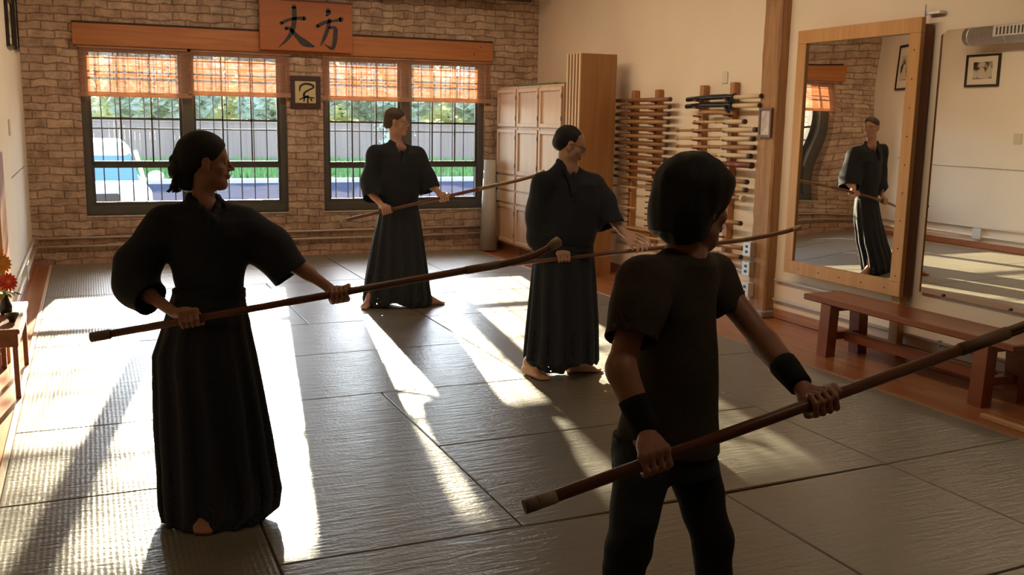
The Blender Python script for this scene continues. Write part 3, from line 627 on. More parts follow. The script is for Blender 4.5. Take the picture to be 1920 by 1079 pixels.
names = {'sword': ('sword', 'sword'), 'bokken': ('wooden_sword', 'wooden sword'), 'ivory': ('training_spear', 'spear'), 'mid': ('training_spear', 'spear'), 'red': ('training_halberd', 'halberd'), 'palemid': ('training_spear', 'spear'), 'knob': ('training_spear', 'spear')}
for i, (a, b, xl, xr, kd) in enumerate(R2):
    ya, yb_ = y_at(xl), y_at(xr); za, zb = float(atX(xl, 140+a/3.173, SXX)[2]), float(atX(xr, 140+b/3.173, SXX)[2]); o = (SXX, ya, za)
    f = lambda t: (SXX, ya+(yb_-ya)*t, za+(zb-za)*t)
    pegs += [(P1, f((P1-ya)/(yb_-ya))[2]-.022), (P2, f((P2-ya)/(yb_-ya))[2]-.022)]
    nm, cat = names[kd]
    desc = {'sword': 'black scabbard sword with pale handle', 'bokken': 'short brown wooden sword', 'ivory': 'pale ivory-wrapped wooden spear', 'mid': 'light brown wooden spear shaft', 'red': 'dark red wooden halberd', 'palemid': 'light wooden shaft with pale end', 'knob': 'thin shaft with a knobbed end'}[kd]
    lab = '%s on the right weapon rack, %s' % (desc, ordn[i])
    if kd == 'sword':
        root = empty(nm, o, lab, cat, 'weapons on the right rack')
        MB(o).tube([f(0), (SXX, f(.3)[1], f(.3)[2]+.012), (SXX, f(.55)[1], f(.55)[2]+.01), f(.66)], [.023, .025, .025, .024], 10).build('scabbard', lacq, root, (0, 0, 0))
        MB(o).tube([f(.66), f(1)], [.019, .020], 10).build('handle', ivory, root, (0, 0, 0))
        MB(o).tube([f(.655), f(.667)], .036, 16).build('guard', lacq, root, (0, 0, 0))
        g = MB(o); c_ = f(.62); rn = random.Random(i)
        for q in range(7):
            w = q*.9; g.tube([f(.60+.01*q), (SXX-.03*math.cos(w)-.02, c_[1]+.03*math.sin(w*2), c_[2]-.03+.03*math.sin(w)), (SXX-.02, c_[1]-.03+.01*q, c_[2]-.055+rn.uniform(-.01, .02))], .007, 6)
        g.build('knotted_cord', lacq, root, (0, 0, 0))
        MB(o).tube([f(.995), f(1.01)], .021, 10).build('pommel', dirty, root, (0, 0, 0))
    elif kd == 'bokken':
        c = MB(o).tube([f(0), (SXX, f(.15)[1], f(.15)[2]+.022), (SXX, f(.5)[1], f(.5)[2]+.02), f(1)], [.004, .02, .02, .016], 8).build(nm, midw); tag(c, lab, cat, 'weapons on the right rack')
    else:
        mm = {'ivory': ivory, 'mid': midw, 'red': redw, 'palemid': palew, 'knob': midw}[kd]; r = .0165 if kd != 'red' else .021
        root = empty(nm, o, lab, cat, 'weapons on the right rack')
        s = .62 if kd in ('ivory', 'mid') else .72
        sh = MB(o).tube([f(0), f(s)], [r*.7, r*.85] if kd != 'red' else [r*.9, r], 10)
        for q in (.02, .22, .45): sh.tube([f(q), f(q+.012)], r*1.05, 10)
        sh.build('shaft', mm if kd != 'ivory' else palew, root, (0, 0, 0))
        MB(o).tube([f(s), f(.99)], [r*1.35, r*1.2] if kd != 'knob' else [r*.8, r], 10).build('grip', ivory if i in (3, 4, 5, 7) else (palew if kd == 'palemid' else mm), root, (0, 0, 0))
        MB(o).tube([f(.965), f(1.0)], r*1.35 if kd != 'knob' else r*1.9, 10).build('end_cap', ivory if kd in ('knob',) else dirty, root, (0, 0, 0))
for k in range(3): pegs += [(P2, .62-.075*k)]
rack('weapon_rack', [(P1, .75, 2.02), (P2, .38, 2.035)], pegs, 'wooden peg rack with two black swords on top, beside the pillar')

# ------------------------------------------------------------------ mirrors
def mirror_mat():
    return base('mirror_silver', (.88, .86, .80), .0, 1)
mirm = mirror_mat()
pinef = wood('mirror_pine', (.50, .24, .075), (.62, .33, .12), 'z', .45, scale=3); pined = base('mirror_side', (.17, .055, .025), .5)
FMY0, FMY1, FMZ0, FMZ1 = 5.30, 6.60, .44, 2.41; MXF = 5.335
o = (MXF+.03, (FMY0+FMY1)/2, FMZ0); root = empty('framed_mirror', o, 'tall wall mirror in a light pine frame, above the end of the bench', 'mirror')
fwid = .105
MB(o).box(MXF, MXF+.04, FMY0, FMY1, FMZ0, FMZ0+fwid, .003).box(MXF, MXF+.04, FMY0, FMY1, FMZ1-fwid, FMZ1, .003).box(MXF, MXF+.04, FMY0, FMY0+fwid, FMZ0+fwid, FMZ1-fwid, .003).box(MXF, MXF+.04, FMY1-fwid, FMY1, FMZ0+fwid, FMZ1-fwid, .003).build('frame', pinef, root, (0, 0, 0))
g = MB(o); rn = random.Random(5)
for k in range(9):
    z = FMZ0+.15+k*.2
    g.tube([(MXF+.001, FMY0+.05, z), (MXF-.002, FMY0+.05, z)], .006, 8); 
    if k < 5: g.tube([(MXF+.001, FMY0+.15+k*.24, FMZ0+.05), (MXF-.002, FMY0+.15+k*.24, FMZ0+.05)], .006, 8)
g.build('screw', base('screw_dark', (.08, .04, .02), .4, .5), root, (0, 0, 0))
MB(o).box(MXF+.04, XR-.02, FMY0, FMY0+.03, FMZ0, FMZ1-.05, .002).build('side_board', pined, root, (0, 0, 0)); MB(o).box(MXF+.04, XR-.02, FMY1-.05, FMY1-.02, FMZ0, FMZ1-.05, .002).build('side_board', pined, root, (0, 0, 0))
MB(o).box(MXF+.045, XR-.03, FMY0+.03, FMY0+.12, -.012, FMZ0+.05, .003).build('stand_post', pinef, root, (0, 0, 0))
# glass: slightly bowed sheet
ny, nz_ = 60, 90; vs = []
_ms = np.linspace(0, 1, 101); _mm = np.interp(_ms, [0, .25, .45, .6, .75, .9, 1], [-.034, -.020, -.011, -.006, -.005, -.011, -.018])
_mx = np.concatenate([[0], np.cumsum((_mm[1:]+_mm[:-1])/2*.01)])*-1.12; _mx -= _mx.max()*.5
def mwarp(s, t):        # the old glass is bowed
    return float(np.interp(s, _ms, _mx)) + .010*(s-.6)*(1-t)**2 + .0008*math.sin(14*t+2*s)
for i in range(ny+1):
    for j in range(nz_+1):
        s, t = i/ny, j/nz_; vs.append((MXF+.028+mwarp(s, t), FMY1-.09-s*(FMY1-FMY0-.18), FMZ0+.09+t*(FMZ1-FMZ0-.18)))
m_ = MB(o); m_.smooth = True; m_.add(vs, [(i*(nz_+1)+j, i*(nz_+1)+j+1, (i+1)*(nz_+1)+j+1, (i+1)*(nz_+1)+j) for i in range(ny) for j in range(nz_)]); gl = m_.build('mirror_glass', mirm, root, (0, 0, 0))
MB(o).box(MXF+.05, MXF+.055, FMY0+.08, FMY1-.08, FMZ0+.08, FMZ1-.08).build('backing', pined, root, (0, 0, 0))
# hook above
tag(B().box(XR-.06, XR, 5.22, 5.36, 2.43, 2.45, .002).box(XR-.07, XR-.055, 5.345, 5.355, 2.40, 2.50, .002).build('wall_bracket', galv), 'small metal bracket on the wall above the corner of the framed mirror', 'bracket')
# frameless wall mirror
o = (XR-.03, 4.3, .49); root = empty('wall_mirror', o, 'large frameless mirror fixed to the right wall past the framed one', 'mirror')
prof = [(5.22, .49), (5.22, 2.285), (5.17, 2.315), (2.6, 2.315), (2.6, .49)]; vs = [(XR-.03, a, b) for a, b in prof]+[(XR-.022, a, b) for a, b in prof]
MB(o).add(vs, [(4, 3, 2, 1, 0)]).build('mirror_glass', mirm, root, (0, 0, 0))
MB(o).add(vs, [(5, 6, 7, 8, 9)]+[(i, (i+1) % 5, 5+(i+1) % 5, 5+i) for i in range(5)]).box(XR-.022, XR-.004, 2.6, 5.22, .49, 2.28).build('backing', base('mirror_back', (.08, .06, .05), .6), root, (0, 0, 0))
g = MB(o)
for y in (5.0, 4.45, 3.9, 3.2): g.tube([(XR-.031, y, .50), (XR-.04, y, .50)], .010, 10)
g.build('mirror_clip', dirty, root, (0, 0, 0))

# ------------------------------------------------------------------ bench
bwood = wood('bench_wood', (.20, .055, .022), (.29, .09, .035), 'y', .3, scale=3)
bx0, bx1, by0, by1, bz = 4.88, 5.24, 3.94, 5.79, .415; o = ((bx0+bx1)/2, (by0+by1)/2, -.012)
root = empty('wooden_bench', o, 'long dark red-brown wooden bench under the mirrors', 'bench')
MB(o).box(bx0, bx1, by0, by1, bz-.045, bz, .008).build('seat', bwood, root, (0, 0, 0))
for y in (5.54, 4.17):
    for x, s in ((4.925, -1), (5.195, 1)):
        bm = bmesh.new(); w = .042
        q = [bm.verts.new((x+s*(.015 if z < .2 else 0)+a*w, y+b*.05, z)) for z in (-.012, bz-.045) for a, b in ((-1, -1), (1, -1), (1, 1), (-1, 1))]
        for f in ((3, 2, 1, 0), (4, 5, 6, 7), (0, 1, 5, 4), (1, 2, 6, 5), (2, 3, 7, 6), (3, 0, 4, 7)): bm.faces.new([q[i] for i in f])
        m_ = MB(o); m_.bm(bm); m_.build('leg', bwood, root, (0, 0, 0))
    MB(o).box(4.95, 5.17, y-.03, y+.03, .11, .165, .003).build('crossbar', bwood, root, (0, 0, 0))
    MB(o).box(4.95, 5.17, y-.025, y+.025, .32, .368, .003).build('crossbar', bwood, root, (0, 0, 0))
MB(o).box(5.045, 5.075, 4.20, 5.51, .10, .175, .003).build('stretcher', bwood, root, (0, 0, 0))
tag(B().box(4.70, 4.74, 2.2, 3.98, -.012, .016, .003).build('wooden_strip', wood('strip_wood', (.50, .26, .12), (.60, .34, .17), 'y', .5)), 'pale wooden strip lying on the hardwood beside the mats', 'strip')
tag(B().box(5.34, 5.40, 4.3, 5.2, -.012, .05, .003).build('wooden_board', wood('board_wood', (.30, .10, .04), (.38, .14, .06), 'y', .4)), 'low reddish board on the floor against the wall behind the bench', 'board')

# ------------------------------------------------------------------ mats
def mat_mat(name, tat):
    m = base(name, (.33, .34, .27), .33); n, l = nodes(m); b = n['Principled BSDF']
    tc = n.new('ShaderNodeTexCoord'); geo = n.new('ShaderNodeNewGeometry')
    n1 = n.new('ShaderNodeTexNoise'); n1.inputs['Scale'].default_value = 1.3; n1.inputs['Detail'].default_value = 6; l.new(geo.outputs['Position'], n1.inputs[0])
    cr = n.new('ShaderNodeValToRGB'); cr.color_ramp.elements[0].position = .3; cr.color_ramp.elements[1].position = .7
    cr.color_ramp.elements[0].color = (.165, .15, .115, 1); cr.color_ramp.elements[1].color = (.215, .195, .15, 1); l.new(n1.outputs[0], cr.inputs[0]); l.new(cr.outputs[0], b.inputs['Base Color'])
    rr = n.new('ShaderNodeMapRange'); rr.inputs[3].default_value = .27; rr.inputs[4].default_value = .42; l.new(n1.outputs[0], rr.inputs[0]); l.new(rr.outputs[0], b.inputs['Roughness']); b.inputs['Specular IOR Level'].default_value = .95
    mp = n.new('ShaderNodeMapping'); mp.inputs['Scale'].default_value = (3.2, 20, 1); l.new(geo.outputs['Position'], mp.inputs[0])
    n2 = n.new('ShaderNodeTexNoise'); n2.inputs['Scale'].default_value = 1.6; n2.inputs['Detail'].default_value = 4; n2.inputs['Distortion'].default_value = .5; l.new(mp.outputs[0], n2.inputs[0])
    n3 = n.new('ShaderNodeTexNoise'); n3.inputs['Scale'].default_value = 55; n3.inputs['Detail'].default_value = 2; l.new(geo.outputs['Position'], n3.inputs[0])
    ad = n.new('ShaderNodeMath'); ad.operation = 'MULTIPLY_ADD'; ad.inputs[1].default_value = .35; l.new(n3.outputs[0], ad.inputs[0]); l.new(n2.outputs[0], ad.inputs[2]); hsrc = ad
    if tat:
        sp = n.new('ShaderNodeSeparateXYZ'); l.new(geo.outputs['Position'], sp.inputs[0])
        wv = n.new('ShaderNodeMath'); wv.operation = 'MULTIPLY'; wv.inputs[1].default_value = 2*math.pi/.022; l.new(sp.outputs['X'], wv.inputs[0]); sn = n.new('ShaderNodeMath'); sn.operation = 'SINE'; l.new(wv.outputs[0], sn.inputs[0])
        a2 = n.new('ShaderNodeMath'); a2.operation = 'MULTIPLY_ADD'; a2.inputs[1].default_value = .05; l.new(sn.outputs[0], a2.inputs[0]); l.new(ad.outputs[0], a2.inputs[2]); hsrc = a2
    bp = n.new('ShaderNodeBump'); bp.inputs['Strength'].default_value = .75; bp.inputs['Distance'].default_value = .007; l.new(hsrc.outputs[0], bp.inputs['Height']); l.new(bp.outputs[0], b.inputs['Normal']); return m
mm1, mm2 = mat_mat('mat_vinyl', False), mat_mat('mat_tatami', True)
XA, XB, XC_, XD, XE, XF_ = -.43, .573, 1.575, 2.575, 3.57, 4.56
ML = []
for y0, y1 in ((-2.9, -.8), (-.8, 1.31), (1.31, 2.36), (2.36, 4.462), (4.462, 5.53), (5.53, 7.6), (7.6, 8.66), (8.66, 9.72), (9.72, 11.85)): ML.append((XA, XB, y0, y1, 'outermost column by the left wall'))
ML += [(XB, XC_, 3.49, 5.64, 'column where the woman stands'), (XC_, XE, 3.49, 4.57, 'central crosswise stack'), (XC_, XE, 4.57, 5.64, 'central crosswise stack'), (XE, XF_, 3.49, 5.77, 'column along the bench')]
ML += [(XB, XD, 5.64, 6.75, 'second column, lying crosswise'), (XB, XD, 6.75, 7.8, 'second column, lying crosswise'), (XD, XE, 5.64, 7.8, 'column under the man with an open hand'), (XE, XF_, 5.77, 7.8, 'column along the bench')]
ML += [(XB, XC_, 7.8, 9.9, 'column in front of the first window'), (XC_, XD, 7.8, 9.9, 'column under the man at the window'), (XD, XF_, 7.8, 8.85, 'crosswise on the cabinet side'), (XD, XF_, 8.85, 9.9, 'crosswise on the cabinet side')]
ML += [(XB, XD, 9.9, 10.9, 'crosswise before the brick wall'), (XB, XD, 10.9, 11.85, 'crosswise before the brick wall'), (XD, XE, 9.9, 11.85, 'lengthwise against the second window'), (XE, XF_, 9.9, 11.85, 'lengthwise in front of the cabinets')]
ML += [(XB, XD, 2.43, 3.49, 'crosswise in the foreground'), (XD, XE, 2.43, 3.49, 'foreground, cabinet side'), (XB, XD, 1.37, 2.43, 'crosswise in the foreground'), (XE, XF_, 1.40, 3.49, 'column along the bench'), (XD, XE, 1.37, 2.43, 'foreground, cabinet side')]
for k in range(3): ML += [(XB, XD, 1.37-1.05*(k+1), 1.37-1.05*k, 'behind the photographer'), (XD, XE, 1.37-1.05*(k+1), 1.37-1.05*k, 'behind the photographer'), (XE, XF_, 1.40-1.05*(k+1), 1.40-1.05*k, 'behind the photographer')]
used = {}
for (x0, x1, y0, y1, w) in sorted(ML, key=lambda q: (-q[3], q[0])):
    g = .0035; used[w] = used.get(w, 0)+1
    lab = 'grey-green floor mat, %s, %s from the brick wall' % (w, ['nearest', 'second', 'third', 'fourth', 'fifth', 'sixth', 'seventh', 'eighth', 'ninth', 'tenth'][used[w]-1])
    m_ = MB(((x0+x1)/2, (y0+y1)/2, -.012)).box(x0+g, x1-g, y0+g, y1-g, -.012, 0, .0045)
    def sk(v): X, Y = v[0]+m_.o[0], v[1]+m_.o[1]; return (v[0], v[1]+.055*max(0, X-2.7)*min(1, max(0, (5.7-Y)/2.2))*min(1, max(0, (Y-.3)/2.5)), v[2])   # the mats on the right lie slightly askew
    m_.v = [sk(v) for v in m_.v]; tag(m_.build('floor_mat', mm2 if x0 == XA else mm1), lab, 'mat', 'mats covering the training floor')
struct(B().box(XF_, XF_+.035, YF, 11.85, -.012, -.001, .002).build('trim_4', trimw)); struct(B().box(XA-.03, XA, YF, 11.85, -.012, .001, .002).build('trim_5', base('strip_light', (.55, .42, .28), .4)))

# ------------------------------------------------------------------ altar shelf, flowers, left edge
aw = wood('altar_wood', (.16, .05, .025), (.24, .08, .035), 'y', .4)
o = (-.51, 6.68, -.012); root = empty('narrow_table', o, 'narrow dark wooden side table against the left wall under the flowers', 'table')
ax0, ax1, ay0, ay1, az_ = XL+.02, -.42, 6.2, 7.15, .42
MB(o).box(ax0, ax1, ay0, ay1, az_-.03, az_, .006).build('table_top', aw, root, (0, 0, 0))
MB(o).box(ax0+.01, ax1-.012, ay0+.03, ay1-.03, az_-.11, az_-.03, .004).build('apron', aw, root, (0, 0, 0))
for y in (ay0+.05, ay1-.05):
    for x in (ax0+.02, ax1-.03): MB(o).box(x-.014, x+.014, y-.02, y+.02, -.012, az_-.11, .003).build('leg', aw, root, (0, 0, 0))
o = (-.55, 7.6, -.012); root = empty('partition_screen', o, 'tall reddish wooden panel standing against the left wall behind the flowers', 'panel')
MB(o).box(XL+.005, -.565, 7.30, 7.90, -.012, 1.38, .004).build('board', wood('panel_red', (.30, .10, .04), (.40, .15, .06), 'z', .45), root, (0, 0, 0))
MB(o).box(XL+.005, -.555, 7.25, 7.30, -.012, 1.40, .004).build('edge_strip', base('panel_edge', (.55, .33, .16), .5), root, (0, 0, 0))
# vase
o = (-.52, 6.70, .42); root = empty('flower_vase', o, 'dark slim vase of orange and red flowers on the narrow table', 'vase')
MB(o).lathe([(0, .421), (.028, .421), (.036, .44), (.038, .47), (.024, .51), (.018, .53), (.022, .545), (.016, .54), (.012, .51), (0, .50)], (-.52, 6.70, 0), 20).build('vase_body', base('vase_dark', (.02, .012, .01), .25), root, (0, 0, 0))
greenm = tint('leaf_green', (.08, .16, .03), (.16, .28, .05), scale=30, rough=.5)
def flower(c, r, col, ctr, tilt, nm='flower'):
    c = np.array(c, float); z = _n(tilt); x = _n(np.cross(z, [0, 0, 1.])); y = np.cross(z, x); m_ = MB(o)
    for lay, (rr, n, lift) in enumerate(((1, 15, .1), (.78, 13, .3), (.5, 10, .55))):
        for k in range(n):
            w = 2*math.pi*(k+lay*.4)/n; d = math.cos(w)*x+math.sin(w)*y; t = -math.sin(w)*x+math.cos(w)*y; L = r*rr; wd = r*.15
            P = [c+z*lift*r*.2, c+d*L*.45+t*wd+z*lift*r*.55, c+d*L*.85+t*wd*.8+z*lift*r*.75, c+d*L+z*lift*r*.6, c+d*L*.85-t*wd*.8+z*lift*r*.75, c+d*L*.45-t*wd+z*lift*r*.55]
            m_.add(P, [(0, 1, 2, 3, 4, 5)])
    f = m_.build(nm, col, root, (0, 0, 0)); MB(o).ball(c+z*r*.14, r*.24, (1, 1, .7)).build('flower_center', ctr, f, (0, 0, 0))
orange = base('petal_orange', (.80, .32, .04), .6); redp = base('petal_red', (.70, .06, .03), .6); yc = base('center_yellow', (.7, .45, .05), .7)
flower((-.51, 6.50, .765), .062, orange, yc, (.6, -.9, .2)); flower((-.495, 6.62, .635), .062, redp, yc, (.5, -.9, .35)); flower((-.565, 6.75, .80), .055, orange, yc, (.2, -1, .4))
m_ = MB(o)
for e in ((-.51, 6.50, .76), (-.495, 6.62, .63), (-.565, 6.75, .79)): m_.tube([(-.52, 6.70, .53), ((-.52+e[0])/2, (6.70+e[1])/2+.02, .60), e], .003, 6)
m_.build('stems', greenm, root, (0, 0, 0))
m_ = MB(o); rn = random.Random(9)
for k in range(12):
    a = rn.uniform(0, 6.28); L = rn.uniform(.07, .14); c = np.array((-.52, 6.70, .545)); d = np.array((math.cos(a)*.5, math.sin(a), .2)); d /= np.linalg.norm(d); t = np.cross(d, (0, 0, 1.)); dn = np.array((0, 0, -.5))
    m_.add([c, c+d*L*.4+t*.014, c+d*L*.8+t*.010+dn*L*.5, c+d*L+dn*L, c+d*L*.8-t*.010+dn*L*.5, c+d*L*.4-t*.014], [(0, 1, 2, 3, 4, 5)])
m_.build('leaves', greenm, root, (0, 0, 0))
tag(MB((-.47, 6.45, .421)).lathe([(0, .421), (.018, .421), (.02, .43), (.038, .455), (.042, .47), (.038, .468), (.018, .44), (0, .435)], (-.47, 6.45, 0), 20).build('offering_dish', base('dish_dark', (.035, .025, .02), .3)), 'small dark dish on the narrow table in front of the vase', 'dish')

# ================================================================== OUTSIDE
ZG = -.2
struct(B().box(-40, 70, YB+WT, 28.8, ZG-.3, ZG).build('street', tint('asphalt', (.045, .045, .06), (.06, .06, .08), scale=4, rough=1, bump=.2, **{'Specular IOR Level': 0.0})))
struct(B().box(-40, 70, 28.6, 29.0, ZG-.3, ZG+.12, .02).build('kerb', base('kerb_stone', (.45, .38, .33), .9)))
struct(B().box(-40, 70, 29.0, 80, ZG-.3, ZG+.05).build('ground_lawn', base('soil', (.10, .13, .04), 1)))
gm = tint('grass_blade', (.10, .20, .04), (.15, .26, .07), scale=1.2, rough=.8)
m_ = B(); rn = random.Random(4); vs = []; fs = []
for k in range(9000):
    x = rn.uniform(-3, 24); y = rn.uniform(29.1, 41.5); h = rn.uniform(.12, .32); a = rn.uniform(0, 3.14); dx, dy = .05*math.cos(a), .05*math.sin(a); n0 = len(vs)
    vs += [(x-dx, y-dy, ZG+.04), (x+dx, y+dy, ZG+.04), (x+rn.uniform(-.06, .06), y+rn.uniform(-.06, .06), ZG+.05+h)]; fs.append((n0, n0+1, n0+2))
m_.add(vs, fs); gr = m_.build('grass', gm); tag(gr, 'green grass bank across the street outside the windows', 'grass'); gr['kind'] = 'stuff'
fen = wood('fence_wood', (.20, .135, .11), (.27, .19, .16), 'z', .8, scale=.4)
o = (8, 42, ZG); root = empty('wooden_fence', o, 'tall weathered board fence beyond the grass across the street', 'fence')
m_ = MB(o); x = -12
while x < 32: m_.box(x, x+.185, 42, 42.03, ZG+.05, 1.42+rn.uniform(-.02, .02)); x += .188
m_.build('boards', fen, root, (0, 0, 0))
MB(o).box(-12, 32, 42.03, 42.08, .1, .2).box(-12, 32, 42.03, 42.08, 1.1, 1.2).build('rail', fen, root, (0, 0, 0))
MB(o).box(-12, 32, 41.97, 42.06, 1.40, 1.48).build('cap_rail', fen, root, (0, 0, 0))
leafm = blind_mat('tree_leaves', (.95, .98, .86), .7); bark = base('bark', (.12, .08, .05), .9)
def tree(x, y, h, r, lab, seed):
    o = (x, y, ZG); root = empty('tree', o, lab, 'tree', 'trees beyond the fence'); rn = random.Random(seed)
    MB(o).tube([(x, y, ZG), (x+.1, y, ZG+h*.3), (x-.1, y, ZG+h*.6)], [.22, .16, .09], 10).build('trunk', bark, root, (0, 0, 0))
    vs, fs = [], []
    for k in range(2300):
        u = np.array([rn.gauss(0, 1) for _ in range(3)]); u /= np.linalg.norm(u); q = u*np.array([r, r, h*.42])*rn.uniform(.55, 1)**.5*(1+.18*math.sin(5*u[0]+seed)*math.cos(4*u[2])); c = np.array([x, y, ZG+h*.6])+q
        a, b = rn.uniform(0, 6.28), rn.uniform(-.8, .8); t = np.array([math.cos(a), math.sin(a), b])*.30; w = np.array([-math.sin(a), math.cos(a), rn.uniform(-.6, .6)])*.25; n0 = len(vs)
        vs += [c-t, c+w, c+t, c-w]; fs.append((n0, n0+1, n0+2, n0+3))
    MB(o).add(vs, fs).build('crown', leafm, root, (0, 0, 0))
TR = [(-2.0, 46, 5.2, 2.45, 'leafy tree over the fence behind the white car'), (3.2, 47, 5.6, 2.5, 'leafy tree over the fence seen left of the woman'), (8.4, 46, 5.3, 2.45, 'leafy tree over the fence seen right of the woman'), (13.6, 47, 5.6, 2.5, 'leafy tree over the fence behind the head of the man at the window'), (18.8, 46, 5.3, 2.45, 'leafy tree over the fence in the window half by the cabinets'),
      (.6, 53, 7.0, 2.9, 'taller tree in the back row behind the car'), (6.6, 53, 7.2, 2.9, 'taller tree in the back row behind the first window'), (12.6, 53, 7.0, 2.9, 'taller tree in the back row left in the second window'), (18.6, 53, 7.2, 2.9, 'taller tree in the back row right in the second window'), (24.6, 53, 7.0, 2.9, 'taller tree in the back row toward the cabinets')]
for k, (x, y, h, r, lab) in enumerate(TR): tree(x, y, h, r*.95, lab, k+1)
# vine on the fence
vs, fs = [], []
for k in range(420):
    c = np.array([12.3+rn.gauss(0, .32), 41.9, rn.uniform(-.1, 1.6)]); a = rn.uniform(0, 6.28); t = np.array([math.cos(a), .2, math.sin(a)])*.07; w = np.array([-math.sin(a), .1, math.cos(a)])*.06; n0 = len(vs); vs += [c-t, c+w, c+t, c-w]; fs.append((n0, n0+1, n0+2, n0+3))
v_ = B().add(vs, fs).build('climbing_vine', leafm); tag(v_, 'pale green vine climbing the fence, beside the man at the window', 'vine')
# white car facing the windows
cx, cy = -.05, 17.0
carw = base('car_white', (.80, .80, .80), .25); o = (cx, cy, ZG); root = empty('car', o, 'white car parked outside, facing the window', 'car')
S = SDF((cx-1.15, cy-1.2, ZG+.1), (cx+1.15, cy+3.9, ZG+1.85), .035)
def sbox(S, lo, hi, r, k=.08, mode='u', taper=0):
    lo, hi = np.array(lo), np.array(hi); c, e = (lo+hi)/2, (hi-lo)/2-r; sl, P = S.sub(lo, hi, k+.2)
    sc = 1-taper*(P[2]-lo[2])/(hi[2]-lo[2]); q = [np.abs((P[0]-c[0])/sc)-e[0], np.abs(P[1]-c[1])-e[1], np.abs(P[2]-c[2])-e[2]]
    d = np.sqrt(sum(np.maximum(a, 0)**2 for a in q))+np.minimum(np.maximum(np.maximum(q[0], q[1]), q[2]), 0)-r; S.op(sl, d.astype(np.float32), k, mode)
sbox(S, (cx-.93, cy-1.0, ZG+.22), (cx+.93, cy+3.6, ZG+.80), .16)
sbox(S, (cx-.84, cy+.75, ZG+.6), (cx+.84, cy+3.2, ZG+1.42), .16, taper=.20, k=.05)
S.cap((cx-.5, cy-.8, ZG+.70), (cx+.5, cy-.8, ZG+.70), .09, k=.2)
for sx in (-1, 1):
    for yy in (-.25, 2.75): S.cap((cx+sx*.7, cy+yy, ZG+.34), (cx+sx*1.1, cy+yy, ZG+.34), .37, k=.03, mode='s')
S.mesh('body', carw, root, o)
MB(o).add([(cx-.80, cy+.22, ZG+.79), (cx+.80, cy+.22, ZG+.79), (cx+.70, cy+.80, ZG+1.22), (cx-.70, cy+.80, ZG+1.22), (cx-.76, cy+.80, ZG+.70), (cx+.76, cy+.80, ZG+.70)], [(0, 1, 2, 3), (1, 5, 2), (0, 3, 4)]).build('windshield', base('car_glass', (.10, .20, .38), .08), root, (0, 0, 0))
for sx in (-1, 1):
    MB(o).tube([(cx+sx*.87, cy+.24, ZG+.78), (cx+sx*.78, cy+.80, ZG+1.25)], .035, 8).ball((cx+sx*1.06, cy+.40, ZG+.86), .11, (1.2, .7, .8)).tube([(cx+sx*.80, cy+.43, ZG+.78), (cx+sx*1.0, cy+.41, ZG+.82)], .03, 8).build('side_mirror', carw, root, (0, 0, 0))
    MB(o).ball((cx+sx*.68, cy-.98, ZG+.58), .14, (1.4, .5, .7)).build('headlight', base('headlight', (.6, .6, .62), .1), root, (0, 0, 0))
    for yy in (-.25, 2.75):
        w_ = MB(o).tube([(cx+sx*.72, cy+yy, ZG+.32), (cx+sx*.93, cy+yy, ZG+.32)], .32, 24).build('wheel', base('tyre', (.02, .02, .02), .8), root, (0, 0, 0))
        MB(o).tube([(cx+sx*.9, cy+yy, ZG+.32), (cx+sx*.945, cy+yy, ZG+.32)], .19, 16).build('hubcap', galv, w_, (0, 0, 0))
MB(o).box(cx-.45, cx+.45, cy-1.03, cy-.98, ZG+.45, ZG+.68, .02).build('grille', base('car_grille', (.03, .03, .03), .5), root, (0, 0, 0))

# ================================================================== PEOPLE
skin = tint('skin', (.60, .33, .23), (.66, .38, .27), scale=12, rough=.5, **{'Subsurface Weight': .0})
skin_t = tint('skin_tan', (.44, .20, .13), (.50, .25, .16), scale=12, rough=.5)
navy = tint('navy_cotton', (.012, .015, .024), (.018, .021, .032), scale=90, rough=.85, bump=.1)
navy2 = tint('navy_pleats', (.014, .017, .026), (.020, .024, .034), scale=60, rough=.8, bump=.1)
browntee = tint('brown_jersey', (.050, .038, .022), (.062, .048, .028), scale=60, rough=.9, bump=.1)
denim = tint('dark_denim', (.008, .010, .016), (.013, .016, .024), scale=120, rough=.8, bump=.2)
bandm = tint('black_knit', (.008, .008, .010), (.014, .014, .016), scale=150, rough=.95, bump=.3)
hair_bk = tint('hair_black', (.004, .0035, .0035), (.008, .006, .0055), scale=40, rough=.62, bump=.4, stretch=(3, 3, .4))
hair_br = tint('hair_brown', (.06, .035, .02), (.10, .06, .035), scale=60, rough=.55, bump=.4, stretch=(1, 1, 1))
eye_w = base('eye_white', (.55, .5, .45), .2); eye_d = base('eye_dark', (.02, .012, .01), .15)
UPV = np.array([0, 0, 1.0])
def az(a): a = math.radians(a); return np.array([math.sin(a), math.cos(a), 0.0])
def headframe(a, pitch=0, roll=0):
    f = az(a); r = np.cross(f, UPV); p = math.radians(pitch)
    f2 = f*math.cos(p)-UPV*math.sin(p); u2 = np.cross(r, f2); q = math.radians(roll); r2 = r*math.cos(q)+u2*math.sin(q); u2 = np.cross(r2, f2)
    return np.array([r2, f2, u2])
